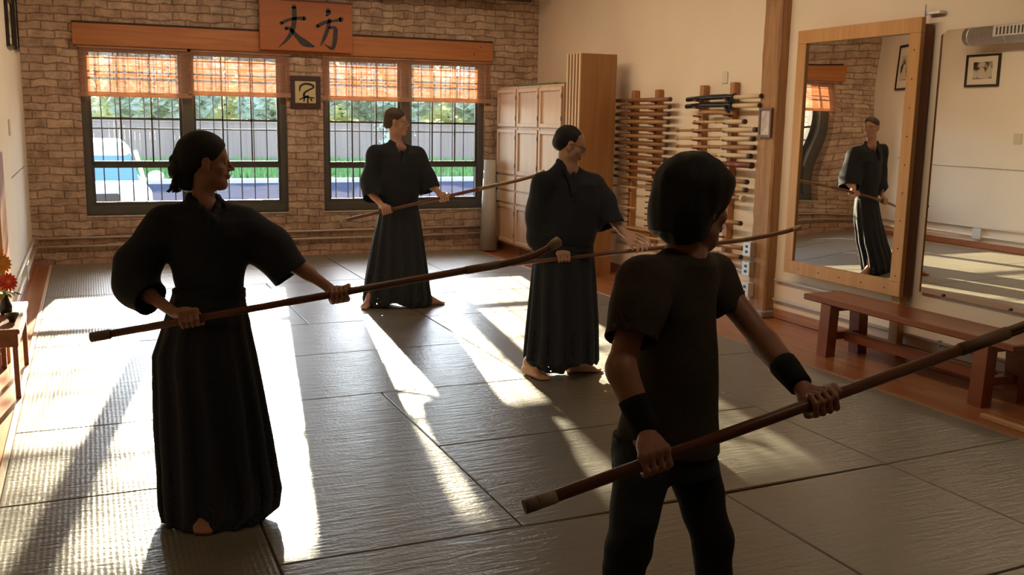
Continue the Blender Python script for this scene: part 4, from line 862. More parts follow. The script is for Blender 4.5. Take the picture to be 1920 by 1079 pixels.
def sculpt_head(S, o, R, s=1.0, jaw=1.0, nose=1.0):
    L = lambda *p: o+s*(np.array(p) @ R)
    S.ell(L(0, -.012, .036), s*np.array([.076, .097, .082]), R, k=.02)
    S.ell(L(0, .028, -.028), s*np.array([.060*jaw, .062, .083]), R, k=.03)
    S.cap(L(-.042*jaw, .018, -.070), L(0, .066, -.096), s*.022, s*.019, k=.03); S.cap(L(.042*jaw, .018, -.070), L(0, .066, -.096), s*.022, s*.019, k=.03)
    S.ell(L(0, .072, -.100), s*np.array([.018, .015, .013]), R, k=.015)
    S.cap(L(-.034, .070, .022), L(.034, .070, .022), s*.014, k=.015)
    for q in (-1, 1):
        S.ell(L(q*.031, .095, .002), s*np.array([.015, .013, .010]), R, k=.012, mode='s')
        S.ell(L(q*.045, .055, -.028), s*np.array([.020, .020, .018]), R, k=.02)
        S.ell(L(q*.031, .074, .002), s*np.array([.013, .011, .010]), R, k=.003)
        # ear
        e = R.copy(); S.ell(L(q*.078, -.004, -.006), s*np.array([.009, .018, .031]), e, k=.008); S.ell(L(q*.088, .001, -.002), s*np.array([.008, .010, .017]), e, k=.006, mode='s')
        S.cap(L(q*.076, .006, -.03), L(q*.074, .008, -.038), s*.006, k=.006)
    S.cap(L(0, .088, .012), L(0, .112*nose, -.026), s*.0075, s*.0105, k=.010); 
    for q in (-1, 1): S.ell(L(q*.011, .098, -.031), s*np.array([.008, .010, .007]), R, k=.006)
    S.ell(L(0, .086, -.052), s*np.array([.024, .012, .014]), R, k=.012)
    S.ell(L(0, .098, -.057), s*np.array([.020, .008, .0055]), R, k=.004); S.ell(L(0, .096, -.067), s*np.array([.018, .008, .006]), R, k=.004)
    S.cap(L(-.02, .103, -.0622), L(.02, .103, -.0622), s*.0022, k=.003, mode='s')
def add_eyes(root, org, o, R, s=1.0):
    for q in (-1, 1):
        c = o+s*(np.array([q*.031, .0775, .002]) @ R); e = MB(org).ball(c, .0095*s).build('eyeball', eye_w, root, (0, 0, 0))
        MB(org).ball(c+.0062*s*R[1], .0045*s).build('iris', eye_d, e, (0, 0, 0))
def grip(S, G, a, wrist, side, r=.015, s=1.0):
    """fingers closed round a shaft through G with direction a (towards the thumb); side=+1 right hand, -1 left"""
    a = _n(a); d = wrist-G; d = d-a*d.dot(a); d = _n(d); q = np.cross(a, d)*side
    P = lambda off, phi, rad: G+a*off+rad*(math.cos(phi)*q-math.sin(phi)*d)
    kn = []
    for off, sc in ((.034, .95), (.0115, 1.0), (-.0115, .96), (-.033, .82)):
        off *= s; fr = .0090*s*(.9+.1*sc); R1 = r+fr+.012*s
        pts = [P(off, math.radians(-8), R1+.002), P(off, math.radians(60), r+fr+.010*s*sc), P(off*.95, math.radians(125), r+fr+.003), P(off*.9, math.radians(185), r+fr), P(off*.88, math.radians(225), r+fr-.001)]
        S.chain(pts, [fr*1.12, fr*1.05, fr, fr*.92, fr*.82], k=.004); kn.append(pts[0])
    w = wrist
    for k_, rr in zip(kn, (.0135, .0135, .013, .012)): S.cap(w+(k_-w)*.12, k_, .017*s, rr*s, k=.012)
    pc = (kn[1]+kn[2])/2*.45+w*.25+(G+d*(r+.012))*.30; S.ell(pc, np.array([.034, .022, .03])*s, np.array([a, q, d]), k=.02)
    tb = G+a*.020*s+d*(.040*s)+q*.004; tm = G+a*.040*s+d*(r+.012*s)-q*.004; tt = G+a*.050*s-q*(r+.006)+d*.008; te = G+a*.052*s-q*(r+.006)-d*.014
    S.chain([w*.35+tb*.65, tb, tm, tt, te], [.015*s, .0145*s, .0115*s, .010*s, .0085*s], k=.008)
def foot(S, ankle, heading, s=1.0):
    f = az(heading); r = np.cross(f, UPV); A = np.array([ankle[0], ankle[1], 0.0])
    P = lambda x, y, z: A+s*(r*x+f*y)+UPV*z*s
    S.cap(np.array(ankle), P(0, -.035, .032), .034*s, .031*s, k=.02); S.cap(np.array(ankle), P(0, .10, .032), .032*s, .024*s, k=.03)
    S.cap(P(-.012, -.03, .024), P(-.022, .13, .020), .024*s, .019*s, k=.02); S.cap(P(.012, -.03, .024), P(.020, .13, .020), .024*s, .019*s, k=.02)
    for i, (x, y, rr) in enumerate(((-.030, .178, .0125), (-.012, .182, .0095), (.004, .176, .009), (.018, .168, .0085), (.030, .157, .008))): S.cap(P(x*.8, .125, .018), P(x, y, .011), .014*s, rr*s, k=.006)
    sl, Pp = S.sub(A-.35, A+.35, 0); S.f[sl] = np.maximum(S.f[sl], -(Pp[2]-.002))
def stacksecs(rows, dr):
    """rows: (y px, x left px, x right px, depth to the lens axis) of a silhouette -> ellipses at their real place; dr = depth/width ratio or list"""
    out = []
    for i, (y, xl, xr, d) in enumerate(rows):
        A, Bq = D(xl, y, d), D(xr, y, d); c = (A+Bq)/2; w = math.hypot(Bq[0]-A[0], Bq[1]-A[1])/2; r = dr[i] if hasattr(dr, '__len__') else dr
        out.append((c[2], c[0], c[1], w, r*w if r < 1.5 else r, math.atan2(Bq[1]-A[1], Bq[0]-A[0])))
    return out
def pleats(n, amp, seed=0.0, sharp=.6):
    def f(th, z, z0, z1):
        t = (z1-z)/(z1-z0); a = amp*np.clip(t*1.4+.12, 0, 1)
        w = np.sin(n*th+seed+.5*np.sin(2*th+seed)+.25*np.sin(9*z+seed)); return a*(np.abs(w)**sharp*np.sign(w))+.015*np.sin(3*th+6*z+seed)
    return f
FOLDS = [(22, 9, 14, 0., 1.1), (-13, 18, 25, 1.3, .9), (9, -7, 38, 2.1, .8), (31, 21, -11, .5, .7)]
def jacket(S, J, facing, sec, secdr, slR, slL, opt={}):
    S.stack(stacksecs(sec, secdr), k=.05)
    n = facing; sh = (J['shR']+J['shL'])/2
    S.cap(J['shR']-UPV*.02, J['shL']-UPV*.02, .056, k=.05)
    nb = J['neck']; 
    for q, P_ in ((1, 'shR'), (-1, 'shL')): S.cap(nb-UPV*.010, J[P_]-UPV*.014, .058, .056, k=.04)
    for pts, rs in (slR, slL):
        for i in range(len(pts)-1): S.cap(pts[i], pts[i+1], rs[i], rs[i+1], k=.045, cut=(i == len(pts)-2))
    S.ripple(.0065, FOLDS)
    for pts, rs in (slR, slL):      # open cuffs
        e = _n(pts[-1]-pts[-2]); S.cap(pts[-1]-e*.07, pts[-1]+e*.06, rs[-1]-.009, k=.004, mode='s')
def collar(S, J, R_, f, drop=.17, w=.062):
    """neck opening with crossed lapels"""
    nb = J['neck']; r = R_
    back = nb-f*.055+UPV*.035; sR = nb+r*w+UPV*.022; sL = nb-r*w+UPV*.022; v = J['vee']
    S.cap(nb-UPV*.04, nb+UPV*.12, .050, k=.01, mode='s')
    # open wedge
    S.cap(nb+f*.055, v+f*.030, .050, .012, k=.008, mode='s'); S.cap(nb+f*.09+UPV*.01, v+f*.06, .055, .018, k=.008, mode='s')
    for a in (sR, sL): S.chain([back, (back+a)/2+(a-nb)*.28-UPV*.003, a, a*.5+v*.5+f*.020, v+f*.004, v-UPV*.05+f*.004], [.012, .013, .014, .015, .013, .008], k=.012)
H1, H2 = .0048, .0065

def person(name, org, label):
    return None
def make_body(cfg):
    J = cfg['J']; pts = np.array([v for v in J.values()]+[p for p in cfg.get('ext', [])]); lo = pts.min(0)-.16; hi = pts.max(0)+.16; lo[2] = -.01; hi[2] = J['head'][2]+.16
    S = SDF(lo, hi, cfg.get('h', H1)); R = cfg['headR']; s = cfg.get('hs', 1.0); f = cfg['face']; b = cfg.get('bulk', 1.0)
    sculpt_head(S, J['head'], R, s, cfg.get('jaw', 1), cfg.get('nose', 1))
    S.cap(J['neck']-UPV*.03, J['head']-s*(np.array([0, .018, .03]) @ R), .052*b*s, .048*b*s, k=.03)
    S.cap(J['shR'], J['neck']-UPV*.02, .042*b, .046*b, k=.05); S.cap(J['shL'], J['neck']-UPV*.02, .042*b, .046*b, k=.05)
    lg = cfg.get('leg', .66)*b; mid = (J['shR']+J['shL'])/2; hip = (J['hipR']+J['hipL'])/2
    S.cap(mid-UPV*.09, hip+UPV*.09, .115*b, .080*b, k=.04, n=f, sq=.72)
    S.cap(J['hipR']+UPV*.02, J['hipL']+UPV*.02, .075*lg, k=.03)
    lg = cfg.get('leg', .66)*b
    for q, sd_ in (('R', 1), ('L', -1)):
        S.cap(J['sh'+q], J['el'+q], .045*b, .038*b, k=.03); S.cap(J['el'+q], J['wr'+q], .038*b, .025*b, k=.02)
        # forearm muscle
        e, w = J['el'+q], J['wr'+q]; S.cap(e+(w-e)*.12, e+(w-e)*.45, .040*b, .036*b, k=.02)
        lg = cfg.get('leg', .66)*b; S.cap(J['hip'+q], J['kn'+q], .080*lg, .052*lg, k=.03); S.cap(J['kn'+q], J['an'+q], .050*lg, .034*b, k=.02)
        kn, an = J['kn'+q], J['an'+q]; S.cap(kn+(an-kn)*.15-f*.01, kn+(an-kn)*.5-f*.01, .052*lg, .045*lg, k=.02)
        foot(S, J['an'+q], cfg['feet'][0 if q == 'R' else 1], cfg.get('fs', 1.0))
    for g in cfg['grips']: grip(S, *g)
    if 'hand' in cfg: cfg['hand'](S)
    return S
def finish(cfg, S, bodymat):
    o = S.mesh('person', bodymat, None, cfg['org']); tag(o, cfg['label'], 'person'); add_eyes(o, np.array(cfg['org']), J_(cfg)['head'], cfg['headR'], cfg.get('hs', 1)); return o
def J_(c): return c['J']
def clothbox(pts, pad, z0=None):
    P = np.array(pts); lo = P.min(0)-pad; hi = P.max(0)+pad
    if z0 is not None: lo[2] = z0
    return lo, hi
def lineparam(A, B_, px):
    """point on the 3D segment whose picture x is nearest px"""
    best = None
    for t in np.linspace(0, 1, 401):
        p = A+(B_-A)*t; q = CM @ (p-CAMP); x = 960+FPX*q[0]/q[2]
        if best is None or abs(x-px) < best[0]: best = (abs(x-px), p)
    return best[1]
def glasses(root, org, o, R, m):
    L = lambda *p: o+np.array(p) @ R
    g = MB(org)
    for q in (-1, 1):
        ring = [L(q*.031+.021*math.cos(w), .104+.001*math.sin(w), .002+.015*math.sin(w)) for w in np.linspace(0, 2*math.pi, 21)]; g.tube(ring, .0016, 6)
        g.tube([L(q*.052, .103, .006), L(q*.072, .085, .006), L(q*.083, .02, .006), L(q*.082, -.012, -.006)], .0017, 6)
    g.tube([L(-.010, .105, .004), L(0, .108, .006), L(.010, .105, .004)], .0016, 6)
    g.build('glasses', m, root, (0, 0, 0))
stickd = wood('oak_shaft', (.15, .055, .028), (.22, .085, .042), 'x', .38); stickl = base('pale_lashing', (.26, .15, .08), .6); bladem = wood('blade_bamboo', (.28, .15, .07), (.36, .21, .11), 'x', .45)
def weapon(pts, r, label, cat='staff', butt=None, bladefrom=None, tip=True, tipm=None, bands=(), tiplen=.05, name='halberd', tipr=1.5):
    """pts: world points from butt to tip"""
    pts = [np.array(p) for p in pts]; o = tuple(pts[0]); root = empty(name, o, label, cat, 'long wooden training weapons held in hand'); n = bladefrom if bladefrom is not None else len(pts)
    side = np.cross(_n(pts[1]-pts[0]), UPV)
    MB(o).tube(pts[:n+1], [r]*len(pts[:n+1]), 14).build('shaft', stickd, root, (0, 0, 0))
    if butt: 
        a = _n(pts[1]-pts[0]); MB(o).tube([pts[0]-a*.008, pts[0]-a*.004, pts[0]+a*butt[0]], [r*.9, r*butt[1], r*butt[1]], 14).build('butt_cap', butt[2], root, (0, 0, 0))
    if bladefrom is not None:
        bp = pts[n:]; k = len(bp)
        for s_, nm in ((1, 'blade'), (-1, 'blade')): MB(o).tube([p+UPV*s_*r*.42 for p in bp], [r*.62]*k, 10).build(nm, bladem if s_ > 0 else stickd, root, (0, 0, 0))
        MB(o).tube([pts[n]-_n(pts[n]-pts[n-1])*.07, pts[n]+_n(bp[1]-bp[0])*.08], r*1.14, 14).build('lashing', stickl if tipm is None else stickd, root, (0, 0, 0))
        if tip: a = _n(bp[-1]-bp[-2]); MB(o).tube([bp[-1]-a*tiplen, bp[-1]-a*tiplen*.5, bp[-1]+a*.004, bp[-1]+a*.010], [r*1.1, r*tipr, r*tipr, r*.8], 14).build('leather_tip', base('leather_tip', (.36, .25, .16), .6), root, (0, 0, 0))
    for t0, t1, m in bands:
        p0, p1 = pts[0], pts[1]; a = _n(p1-p0); MB(o).tube([p0+a*t0, p0+a*t1], r*1.1, 14).build('band', m, root, (0, 0, 0))
    return root
pale = base('pale_leather', (.44, .35, .26), .6)

# ------------------------------------------------------------------ 1. the woman on the left
wA = D(172, 633, 3.92); wG1 = D(352, 601, 3.84); 
wpts_ = [D(172, 633, 3.85), D(903, 502, 4.20)]
gR = lineparam(wpts_[0], wpts_[1], 356); gL = lineparam(wpts_[0], wpts_[1], 634); aW = _n(wpts_[1]-wpts_[0])
R = headframe(93, 3); face = az(163); rside = np.cross(face, UPV)
J = dict(head=D(386, 303, 4.12), neck=D(382, 382, 4.14), shR=D(304, 419, 4.07), shL=D(459, 419, 4.16), elR=D(243, 528, 4.12), wrR=D(325, 588, 3.93)+0, elL=D(548, 492, 4.18), wrL=D(606, 535, 4.10),
    hipR=D(350, 610, 4.18), hipL=D(425, 610, 4.22))
J['hand1'] = gR; J['hand2'] = gL
fx = atZ(383, 992, .03); J['anR'] = np.array([fx[0]-.0, fx[1]+.17, .085]); J['anL'] = np.array([.56, 4.22, .085]); J['knR'] = D(362, 760, 4.17); J['knL'] = D(430, 760, 4.17)
J['wrR'] = gR+_n(D(318, 583, 3.98)-gR)*.082; J['wrL'] = gL+_n(D(600, 530, 4.16)-gL)*.080
W_ = dict(J=J, headR=R, face=face, feet=(182, 165), grips=[(gR, aW, J['wrR'], 1, .015, .92), (gL, aW, J['wrL'], -1, .015, .92)], bulk=.86, hs=.97, fs=.92, jaw=.9, org=(.45, 4.15, 0), label='person with curly dark tied-back hair in a navy uniform, standing in the blinding sun patch')
Sb = make_body(W_); pw_ = finish(W_, Sb, skin_t)
ow = W_['org']
J['vee'] = D(398, 412, 4.03)
pts = list(J.values()); lo, hi = clothbox([J['shR'], J['shL'], D(222, 545, 4.1), D(575, 520, 4.1), J['neck']+UPV*.08, D(390, 575, 4.15)], .13); S = SDF(lo, hi, H1)
slR = ([J['shR'], D(262, 490, 4.08), D(268, 552, 4.04)], [.066, .088, .090]); slR = ([J['shR'], D(258, 495, 4.10), D(250, 535, 4.08), D(283, 561, 4.02)], [.068, .084, .078, .074])
slL = ([J['shL'], D(505, 462, 4.17), D(547, 515, 4.17)], [.070, .085, .086])
jacket(S, J, face, [(395, 335, 430, 4.14), (412, 300, 462, 4.13), (440, 297, 474, 4.13), (475, 312, 470, 4.13), (510, 325, 462, 4.14), (545, 329, 456, 4.15), (572, 326, 458, 4.16)], [.8, .62, .62, .62, .66, .70, .72], slR, slL)
collar(S, J, rside, face)
S.mesh('jacket', navy, pw_, ow)
rows = [(538, 328, 456, 4.15), (575, 318, 462, 4.16), (620, 306, 470, 4.17), (665, 293, 480, 4.17), (720, 295, 489, 4.17), (800, 298, 501, 4.17), (870, 302, 512, 4.16), (915, 303, 520, 4.14), (950, 304, 516, 4.10), (976, 309, 486, 4.05)]
ss = stacksecs(rows, [.74, .78, .8, .8, .78, .74, .70, .68, .66, .66]); A = np.array(ss); lo = [A[:, 1].min()-.42, A[:, 2].min()-.42, 0.0]; hi = [A[:, 1].max()+.42, A[:, 2].max()+.42, A[:, 0].max()+.03]
S = SDF(lo, hi, .0055); S.stack(ss, k=0, pleat=pleats(13, .07, .7), shell=(.010, A[:, 0].min()+.22)); S.mesh('pleated_skirt', navy2, pw_, ow)
m_ = MB(ow); 
def belt(S_, rows_, dr_, root, ow_, name='waist_tie', zz=.05, gr=1.035):
    s_ = stacksecs(rows_, dr_)[0]; m_ = MB(ow_); z, cx_, cy_, w, dp, an = s_; ring = []
    for hz, q in ((-.020, gr-.02), (-.017, gr), (.017, gr), (.020, gr-.02)): ring.append([(cx_+w*q*math.cos(a)*math.cos(an)-dp*q*math.sin(a)*math.sin(an), cy_+w*q*math.cos(a)*math.sin(an)+dp*q*math.sin(a)*math.cos(an), z+hz) for a in np.linspace(0, 2*math.pi, 49)[:-1]])
    vs_ = sum(ring, []); m_.smooth = True; m_.add(vs_, [(i*48+k, i*48+(k+1) % 48, (i+1)*48+(k+1) % 48, (i+1)*48+k) for i in range(3) for k in range(48)]); m_.build(name, navy, root, (0, 0, 0))
belt(None, [(550, 327, 458, 4.15)], [.74], pw_, ow)
# hair: pulled back, curly bun low at the back
def LH(o, R, s): return lambda *p: o+s*(np.array(p) @ R)
o_ = J['head']; L = LH(o_, R, .97); lo, hi = clothbox([L(0, -.2, -.12), L(0, .12, .15), L(.1, 0, 0), L(-.1, 0, 0)], .05); S = SDF(lo, hi, .0036)
S.ell(L(0, -.018, .044), [.082, .104, .086], R, k=.02); S.ell(L(0, -.07, .0), [.066, .055, .07], R, k=.02)
S.ell(L(0, .085, -.03), [.085, .075, .088], R, k=.02, mode='s'); 
for q in (-1, 1): S.ell(L(q*.085, .012, -.035), [.030, .036, .045], R, k=.01, mode='s')
rn = random.Random(11)
for c, r in ((L(0, -.112, -.010), .036), (L(0, -.116, -.050), .038), (L(.0, -.100, -.088), .030), (L(0, -.105, .022), .030), (L(0, -.075, -.070), .032), (L(.0, -.078, -.105), .028)):
    S.ell(c, [r, r, r], None, k=.01)
    for k in range(16):
        u = _n([rn.gauss(0, 1) for _ in range(3)]); S.ell(c+u*r*.85, [r*.30]*3, None, k=.006)
for k in range(16): 
    t = rn.random(); p0 = L(rn.uniform(-.03, .03), -.12+rn.uniform(-.02, .02), -.09); S.chain([p0, p0+np.array([rn.uniform(-.02, .02), rn.uniform(-.02, .02), -.025]), p0+np.array([rn.uniform(-.035, .02), 0, -.045])], [.007, .005, .003], k=.004)
S.ripple(.0025, [(60, 40, 20, 0, .8), (-40, 70, 30, 1, .8), (20, -30, 90, 2, .8)])
S.mesh('hair', hair_bk, pw_, ow)
weapon([D(172, 633, 3.85), D(903, 502, 4.20), D(940, 496, 4.22), D(970, 489, 4.235), D(1005, 478, 4.25), D(1030, 465, 4.26), D(1047, 453, 4.27)], .0155, 'long wooden halberd held by the woman, its rounded tip crossing before the second man', 'halberd', butt=(.07, 1.28, base('leather_butt', (.25, .15, .09), .6)), bladefrom=1)

# ------------------------------------------------------------------ 2. the man at the window
mp_ = [D(640, 415, 8.62), D(910, 352, 8.95)]; aM = _n(mp_[1]-mp_[0])
gR = lineparam(*mp_, 724); gL = lineparam(*mp_, 832); R = headframe(116, 2); face = az(142); rside = np.cross(face, UPV)
J = dict(head=D(743, 229, 8.85), neck=D(742, 272, 8.87), shR=D(703, 288, 8.80), shL=D(783, 290, 8.95), elR=D(692, 356, 8.85), elL=D(805, 343, 8.95), hipR=D(728, 415, 8.90), hipL=D(768, 415, 8.95))
J['hand1'] = gR; J['hand2'] = gL; J['wrR'] = gR+_n(J['elR']-gR)*.085; J['wrL'] = gL+_n(J['elL']-gL)*.085
fx = atZ(680, 574, .03); J['anR'] = np.array([fx[0]+.10, fx[1]+.13, .085]); fx = atZ(805, 567, .03); J['anL'] = np.array([fx[0]-.03, fx[1]+.02, .085])
J['knR'] = D(718, 478, 8.88); J['knL'] = D(772, 478, 8.92)
M1 = dict(J=J, headR=R, face=face, feet=(215, 92), grips=[(gR, aM, J['wrR'], 1), (gL, aM, J['wrL'], -1)], org=(2.5, 8.35, 0), h=.0055, label='tall person with short brown hair and glasses in navy uniform, standing before the right window')
Sb = make_body(M1); pm = finish(M1, Sb, skin); om = M1['org']; glasses(pm, om, J['head'], R, base('wire_frame', (.35, .3, .25), .3, .8))
J['vee'] = D(748, 306, 8.77)
lo, hi = clothbox([J['shR'], J['shL'], D(680, 375, 8.9), D(830, 375, 8.9), J['neck']+UPV*.08, D(745, 400, 8.9)], .13); S = SDF(lo, hi, .0055)
slR = ([J['shR'], D(697, 340, 8.86), D(700, 372, 8.80)], [.072, .098, .095]); slL = ([J['shL'], D(797, 335, 8.96), D(808, 357, 8.95)], [.076, .092, .095])
jacket(S, J, face, [(276, 722, 764, 8.87), (287, 705, 782, 8.87), (305, 700, 789, 8.87), (335, 703, 789, 8.88), (365, 709, 784, 8.89), (392, 711, 782, 8.90), (402, 710, 784, 8.9)], [.8, .60, .58, .58, .6, .62, .64], slR, slL)
collar(S, J, rside, face); S.mesh('jacket', navy, pm, om)
rows = [(385, 711, 783, 8.9), (410, 708, 788, 8.9), (450, 700, 794, 8.9), (500, 692, 799, 8.88), (540, 685, 803, 8.83), (562, 682, 806, 8.80), (572, 684, 804, 8.79)]
ss = stacksecs(rows, [.68, .70, .68, .66, .64, .62, .62]); A = np.array(ss); lo = [A[:, 1].min()-.45, A[:, 2].min()-.42, 0.0]; hi = [A[:, 1].max()+.45, A[:, 2].max()+.42, A[:, 0].max()+.03]
S = SDF(lo, hi, .0062); S.stack(ss, k=0, pleat=pleats(14, .07, 1.9), shell=(.010, A[:, 0].min()+.26))
c = D(746, 580, 8.86); ar = ss[-1][5]; ax_ = np.array([math.cos(ar), math.sin(ar), 0]); S.ell(c, [.13, .60, .085], np.array([ax_, np.cross(UPV, ax_), UPV]), k=.02, mode='s')
S.mesh('pleated_skirt', navy2, pm, om); belt(None, [(392, 711, 783, 8.9)], [.68], pm, om)
o_ = J['head']; L = LH(o_, R, 1); lo, hi = clothbox([L(0, -.12, -.1), L(0, .12, .15), L(.1, 0, 0), L(-.1, 0, 0)], .04); S = SDF(lo, hi, .0045)
S.ell(L(0, -.018, .044), [.081, .102, .085], R, k=.02); S.ell(L(0, -.06, -.01), [.070, .060, .06], R, k=.02); S.ell(L(0, .095, -.012), [.09, .075, .078], R, k=.01, mode='s')
for q in (-1, 1): S.ell(L(q*.088, .020, -.04), [.030, .046, .052], R, k=.01, mode='s')
S.ell(L(0, .0, -.12), [.1, .12, .07], R, k=.01, mode='s'); S.ripple(.002, [(70, 60, 20, 0, .8), (-40, 90, 30, 1, .8)]); S.mesh('hair', hair_br, pm, om)
weapon([mp_[0], mp_[1], D(940, 345.5, 9.0), D(968, 339.5, 9.04), D(1002, 330, 9.08), D(1020, 322, 9.1)], .0155, 'long wooden halberd held level by the man at the window', 'halberd', butt=(.05, 1.2, pale), bladefrom=1)

# ------------------------------------------------------------------ 3. the man with the open hand
m2_ = [D(957, 495.5, 6.45), D(1240, 465, 6.55)]; aM = _n(m2_[1]-m2_[0])
gR = lineparam(*m2_, 1056); R = headframe(112, 20); face = az(148); rside = np.cross(face, UPV)
J = dict(head=D(1069, 271, 6.55), neck=D(1060, 311, 6.58), shR=D(1018, 343, 6.50), shL=D(1112, 345, 6.68), elR=D(1010, 440, 6.62), elL=D(1148, 405, 6.70), wrL=D(1166, 434, 6.62), hipR=D(1035, 510, 6.62), hipL=D(1085, 510, 6.70))
J['hand1'] = gR; J['wrR'] = gR+_n(D(1030, 452, 6.6)-gR)*.085
J['hand2'] = D(1215, 462, 6.45)
fx = atZ(1019, 713, .02); J['anR'] = np.array([fx[0]+.0, fx[1]+.22, .085]); fx = atZ(1118, 690, .03); J['anL'] = np.array([fx[0]-.14, fx[1]+.05, .085])
J['knR'] = D(1030, 590, 6.60); J['knL'] = D(1078, 590, 6.64)
def openhand(S):
    w = J['wrL']; k0 = D(1190, 449, 6.56); x = _n(k0-w); dn = _n(D(1190, 480, 6.50)-D(1190, 449, 6.56)); 
    kn = [D(1196, 440, 6.60), D(1197, 447, 6.56), D(1194, 453, 6.52), D(1189, 458, 6.48)]
    tips = [[D(1208, 445, 6.58), D(1216, 452, 6.55), D(1219, 459, 6.53)], [D(1208, 453, 6.53), D(1213, 461, 6.50), D(1213, 468, 6.48)], [D(1203, 459, 6.49), D(1206, 466, 6.46), D(1204, 472, 6.45)], [D(1195, 463, 6.45), D(1197, 469, 6.43), D(1194, 474, 6.43)]]
    for k_, t in zip(kn, tips): S.cap(w+(k_-w)*.1, k_, .018, .0135, k=.014); S.chain([k_]+t, [.0105, .0098, .009, .0078], k=.004)
    S.chain([w+(k0-w)*.15, D(1180, 452, 6.50), D(1184, 461, 6.46), D(1186, 468, 6.45)], [.016, .015, .0115, .009], k=.008)
M2 = dict(J=J, headR=R, face=face, feet=(170, 105), grips=[(gR, aM, J['wrR'], 1)], hand=openhand, org=(2.85, 5.75, 0), label='person with glasses and receding dark hair in navy uniform, one open hand stretched forward')
Sb = make_body(M2); p2 = finish(M2, Sb, skin); o2 = M2['org']; glasses(p2, o2, J['head'], R, base('dark_frame', (.03, .02, .02), .3))
J['vee'] = D(1075, 362, 6.45)
lo, hi = clothbox([J['shR'], J['shL'], D(995, 450, 6.6), D(1165, 440, 6.7), J['neck']+UPV*.08, D(1060, 480, 6.6)], .13); S = SDF(lo, hi, H1)
slR = ([J['shR'], D(1012, 400, 6.58), D(1012, 445, 6.60), D(1026, 458, 6.58)], [.070, .088, .075, .070]); slL = ([J['shL'], D(1128, 385, 6.70), D(1140, 428, 6.68)], [.074, .095, .098])
slL = ([J['shL'], D(1128, 380, 6.70), D(1146, 424, 6.66)], [.074, .092, .096])
jacket(S, J, face, [(330, 1035, 1095, 6.6), (345, 1010, 1118, 6.6), (375, 999, 1125, 6.6), (410, 996, 1124, 6.6), (440, 997, 1118, 6.6), (465, 1001, 1112, 6.62), (480, 1001, 1112, 6.62)], [.8, .62, .60, .62, .64, .68, .7], slR, slL)
collar(S, J, rside, face); S.mesh('jacket', navy, p2, o2)
rows = [(458, 1002, 1110, 6.62), (490, 999, 1114, 6.62), (540, 996, 1117, 6.62), (600, 992, 1119, 6.58), (650, 987, 1119, 6.53), (672, 985, 1119, 6.50), (692, 1002, 1112, 6.48)]
ss = stacksecs(rows, [.72, .76, .80, .80, .80, .80, .8]); A = np.array(ss); lo = [A[:, 1].min()-.42, A[:, 2].min()-.42, 0.0]; hi = [A[:, 1].max()+.42, A[:, 2].max()+.42, A[:, 0].max()+.03]
S = SDF(lo, hi, .0058); S.stack(ss, k=0, pleat=pleats(12, .075, 2.9), shell=(.010, A[:, 0].min()+.24))
vx = np.array([.9, -.42, 0])/math.hypot(.9, .42); VB = np.array([vx, np.cross(UPV, vx), UPV]); c = D(1088, 712, 6.5); S.ell(c, [.15, .45, .13], VB, k=.02, mode='s'); c = D(996, 715, 6.4); S.ell(c, [.12, .45, .072], VB, k=.02, mode='s')
S.mesh('pleated_skirt', navy2, p2, o2); belt(None, [(468, 1001, 1111, 6.62)], [.72], p2, o2)
o_ = J['head']; L = LH(o_, R, 1); lo, hi = clothbox([L(0, -.12, -.1), L(0, .12, .15), L(.1, 0, 0), L(-.1, 0, 0)], .04); S = SDF(lo, hi, .0042)
S.ell(L(0, -.022, .040), [.080, .098, .082], R, k=.02); S.ell(L(0, -.06, -.01), [.070, .060, .06], R, k=.02); S.ell(L(0, .10, .02), [.075, .085, .095], R, k=.01, mode='s'); S.ell(L(0, .06, -.06), [.09, .085, .085], R, k=.01, mode='s')
S.ell(L(0, .0, -.13), [.1, .12, .07], R, k=.01, mode='s'); S.ripple(.002, [(70, 60, 20, 0, .8), (-40, 90, 30, 1, .8)]); S.mesh('hair', hair_bk, p2, o2)
weapon([m2_[0], m2_[1], D(1290, 460.5, 6.56), D(1340, 456.5, 6.56), D(1390, 451, 6.55), D(1440, 442, 6.54), D(1475, 434, 6.53), D(1500, 426, 6.52)], .0145, 'long wooden halberd of the second man, passing behind the nearest head to the mirror frame', 'halberd', bladefrom=2, tipr=1.15, bands=[(0, .03, stickd)])

# ------------------------------------------------------------------ 4. the nearest person
f_ = [D(986, 951, 2.25), D(1920, 613, 2.60)]; aM = _n(f_[1]-f_[0])
gR = lineparam(*f_, 1222); gL = lineparam(*f_, 1538); R = headframe(84, 8); face = az(146); rside = np.cross(face, UPV)
J = dict(head=D(1303, 381, 2.60), neck=D(1282, 482, 2.61), shR=D(1207, 528, 2.50), shL=D(1335, 518, 2.76), elR=D(1163, 690, 2.42), elL=D(1432, 640, 2.66), hipR=D(1215, 850, 2.58), hipL=D(1292, 850, 2.68))
J['hand1'] = gR; J['hand2'] = gL; J['wrR'] = gR+_n(D(1212, 815, 2.37)-gR)*.082; J['wrL'] = gL+_n(D(1492, 715, 2.52)-gL)*.082
J['knR'] = D(1178, 1030, 2.47); J['knL'] = D(1336, 1015, 2.66); J['anR'] = np.array([*D(1120, 1250, 2.62)[:2], .085]); J['anL'] = np.array([*D(1345, 1230, 2.85)[:2], .085])
F4 = dict(J=J, headR=R, face=face, feet=(150, 95), grips=[(gR, aM, J['wrR'], 1, .015, .90), (gL, aM, J['wrL'], -1, .015, .90)], bulk=.88, leg=.8, hs=.97, fs=.92, h=.0046, org=(J['hipR'][0], J['hipR'][1], 0), label='nearest person, short black bobbed hair, brown t-shirt, jeans and black wristbands')
Sb = make_body(F4); p4 = finish(F4, Sb, skin_t); o4 = F4['org']
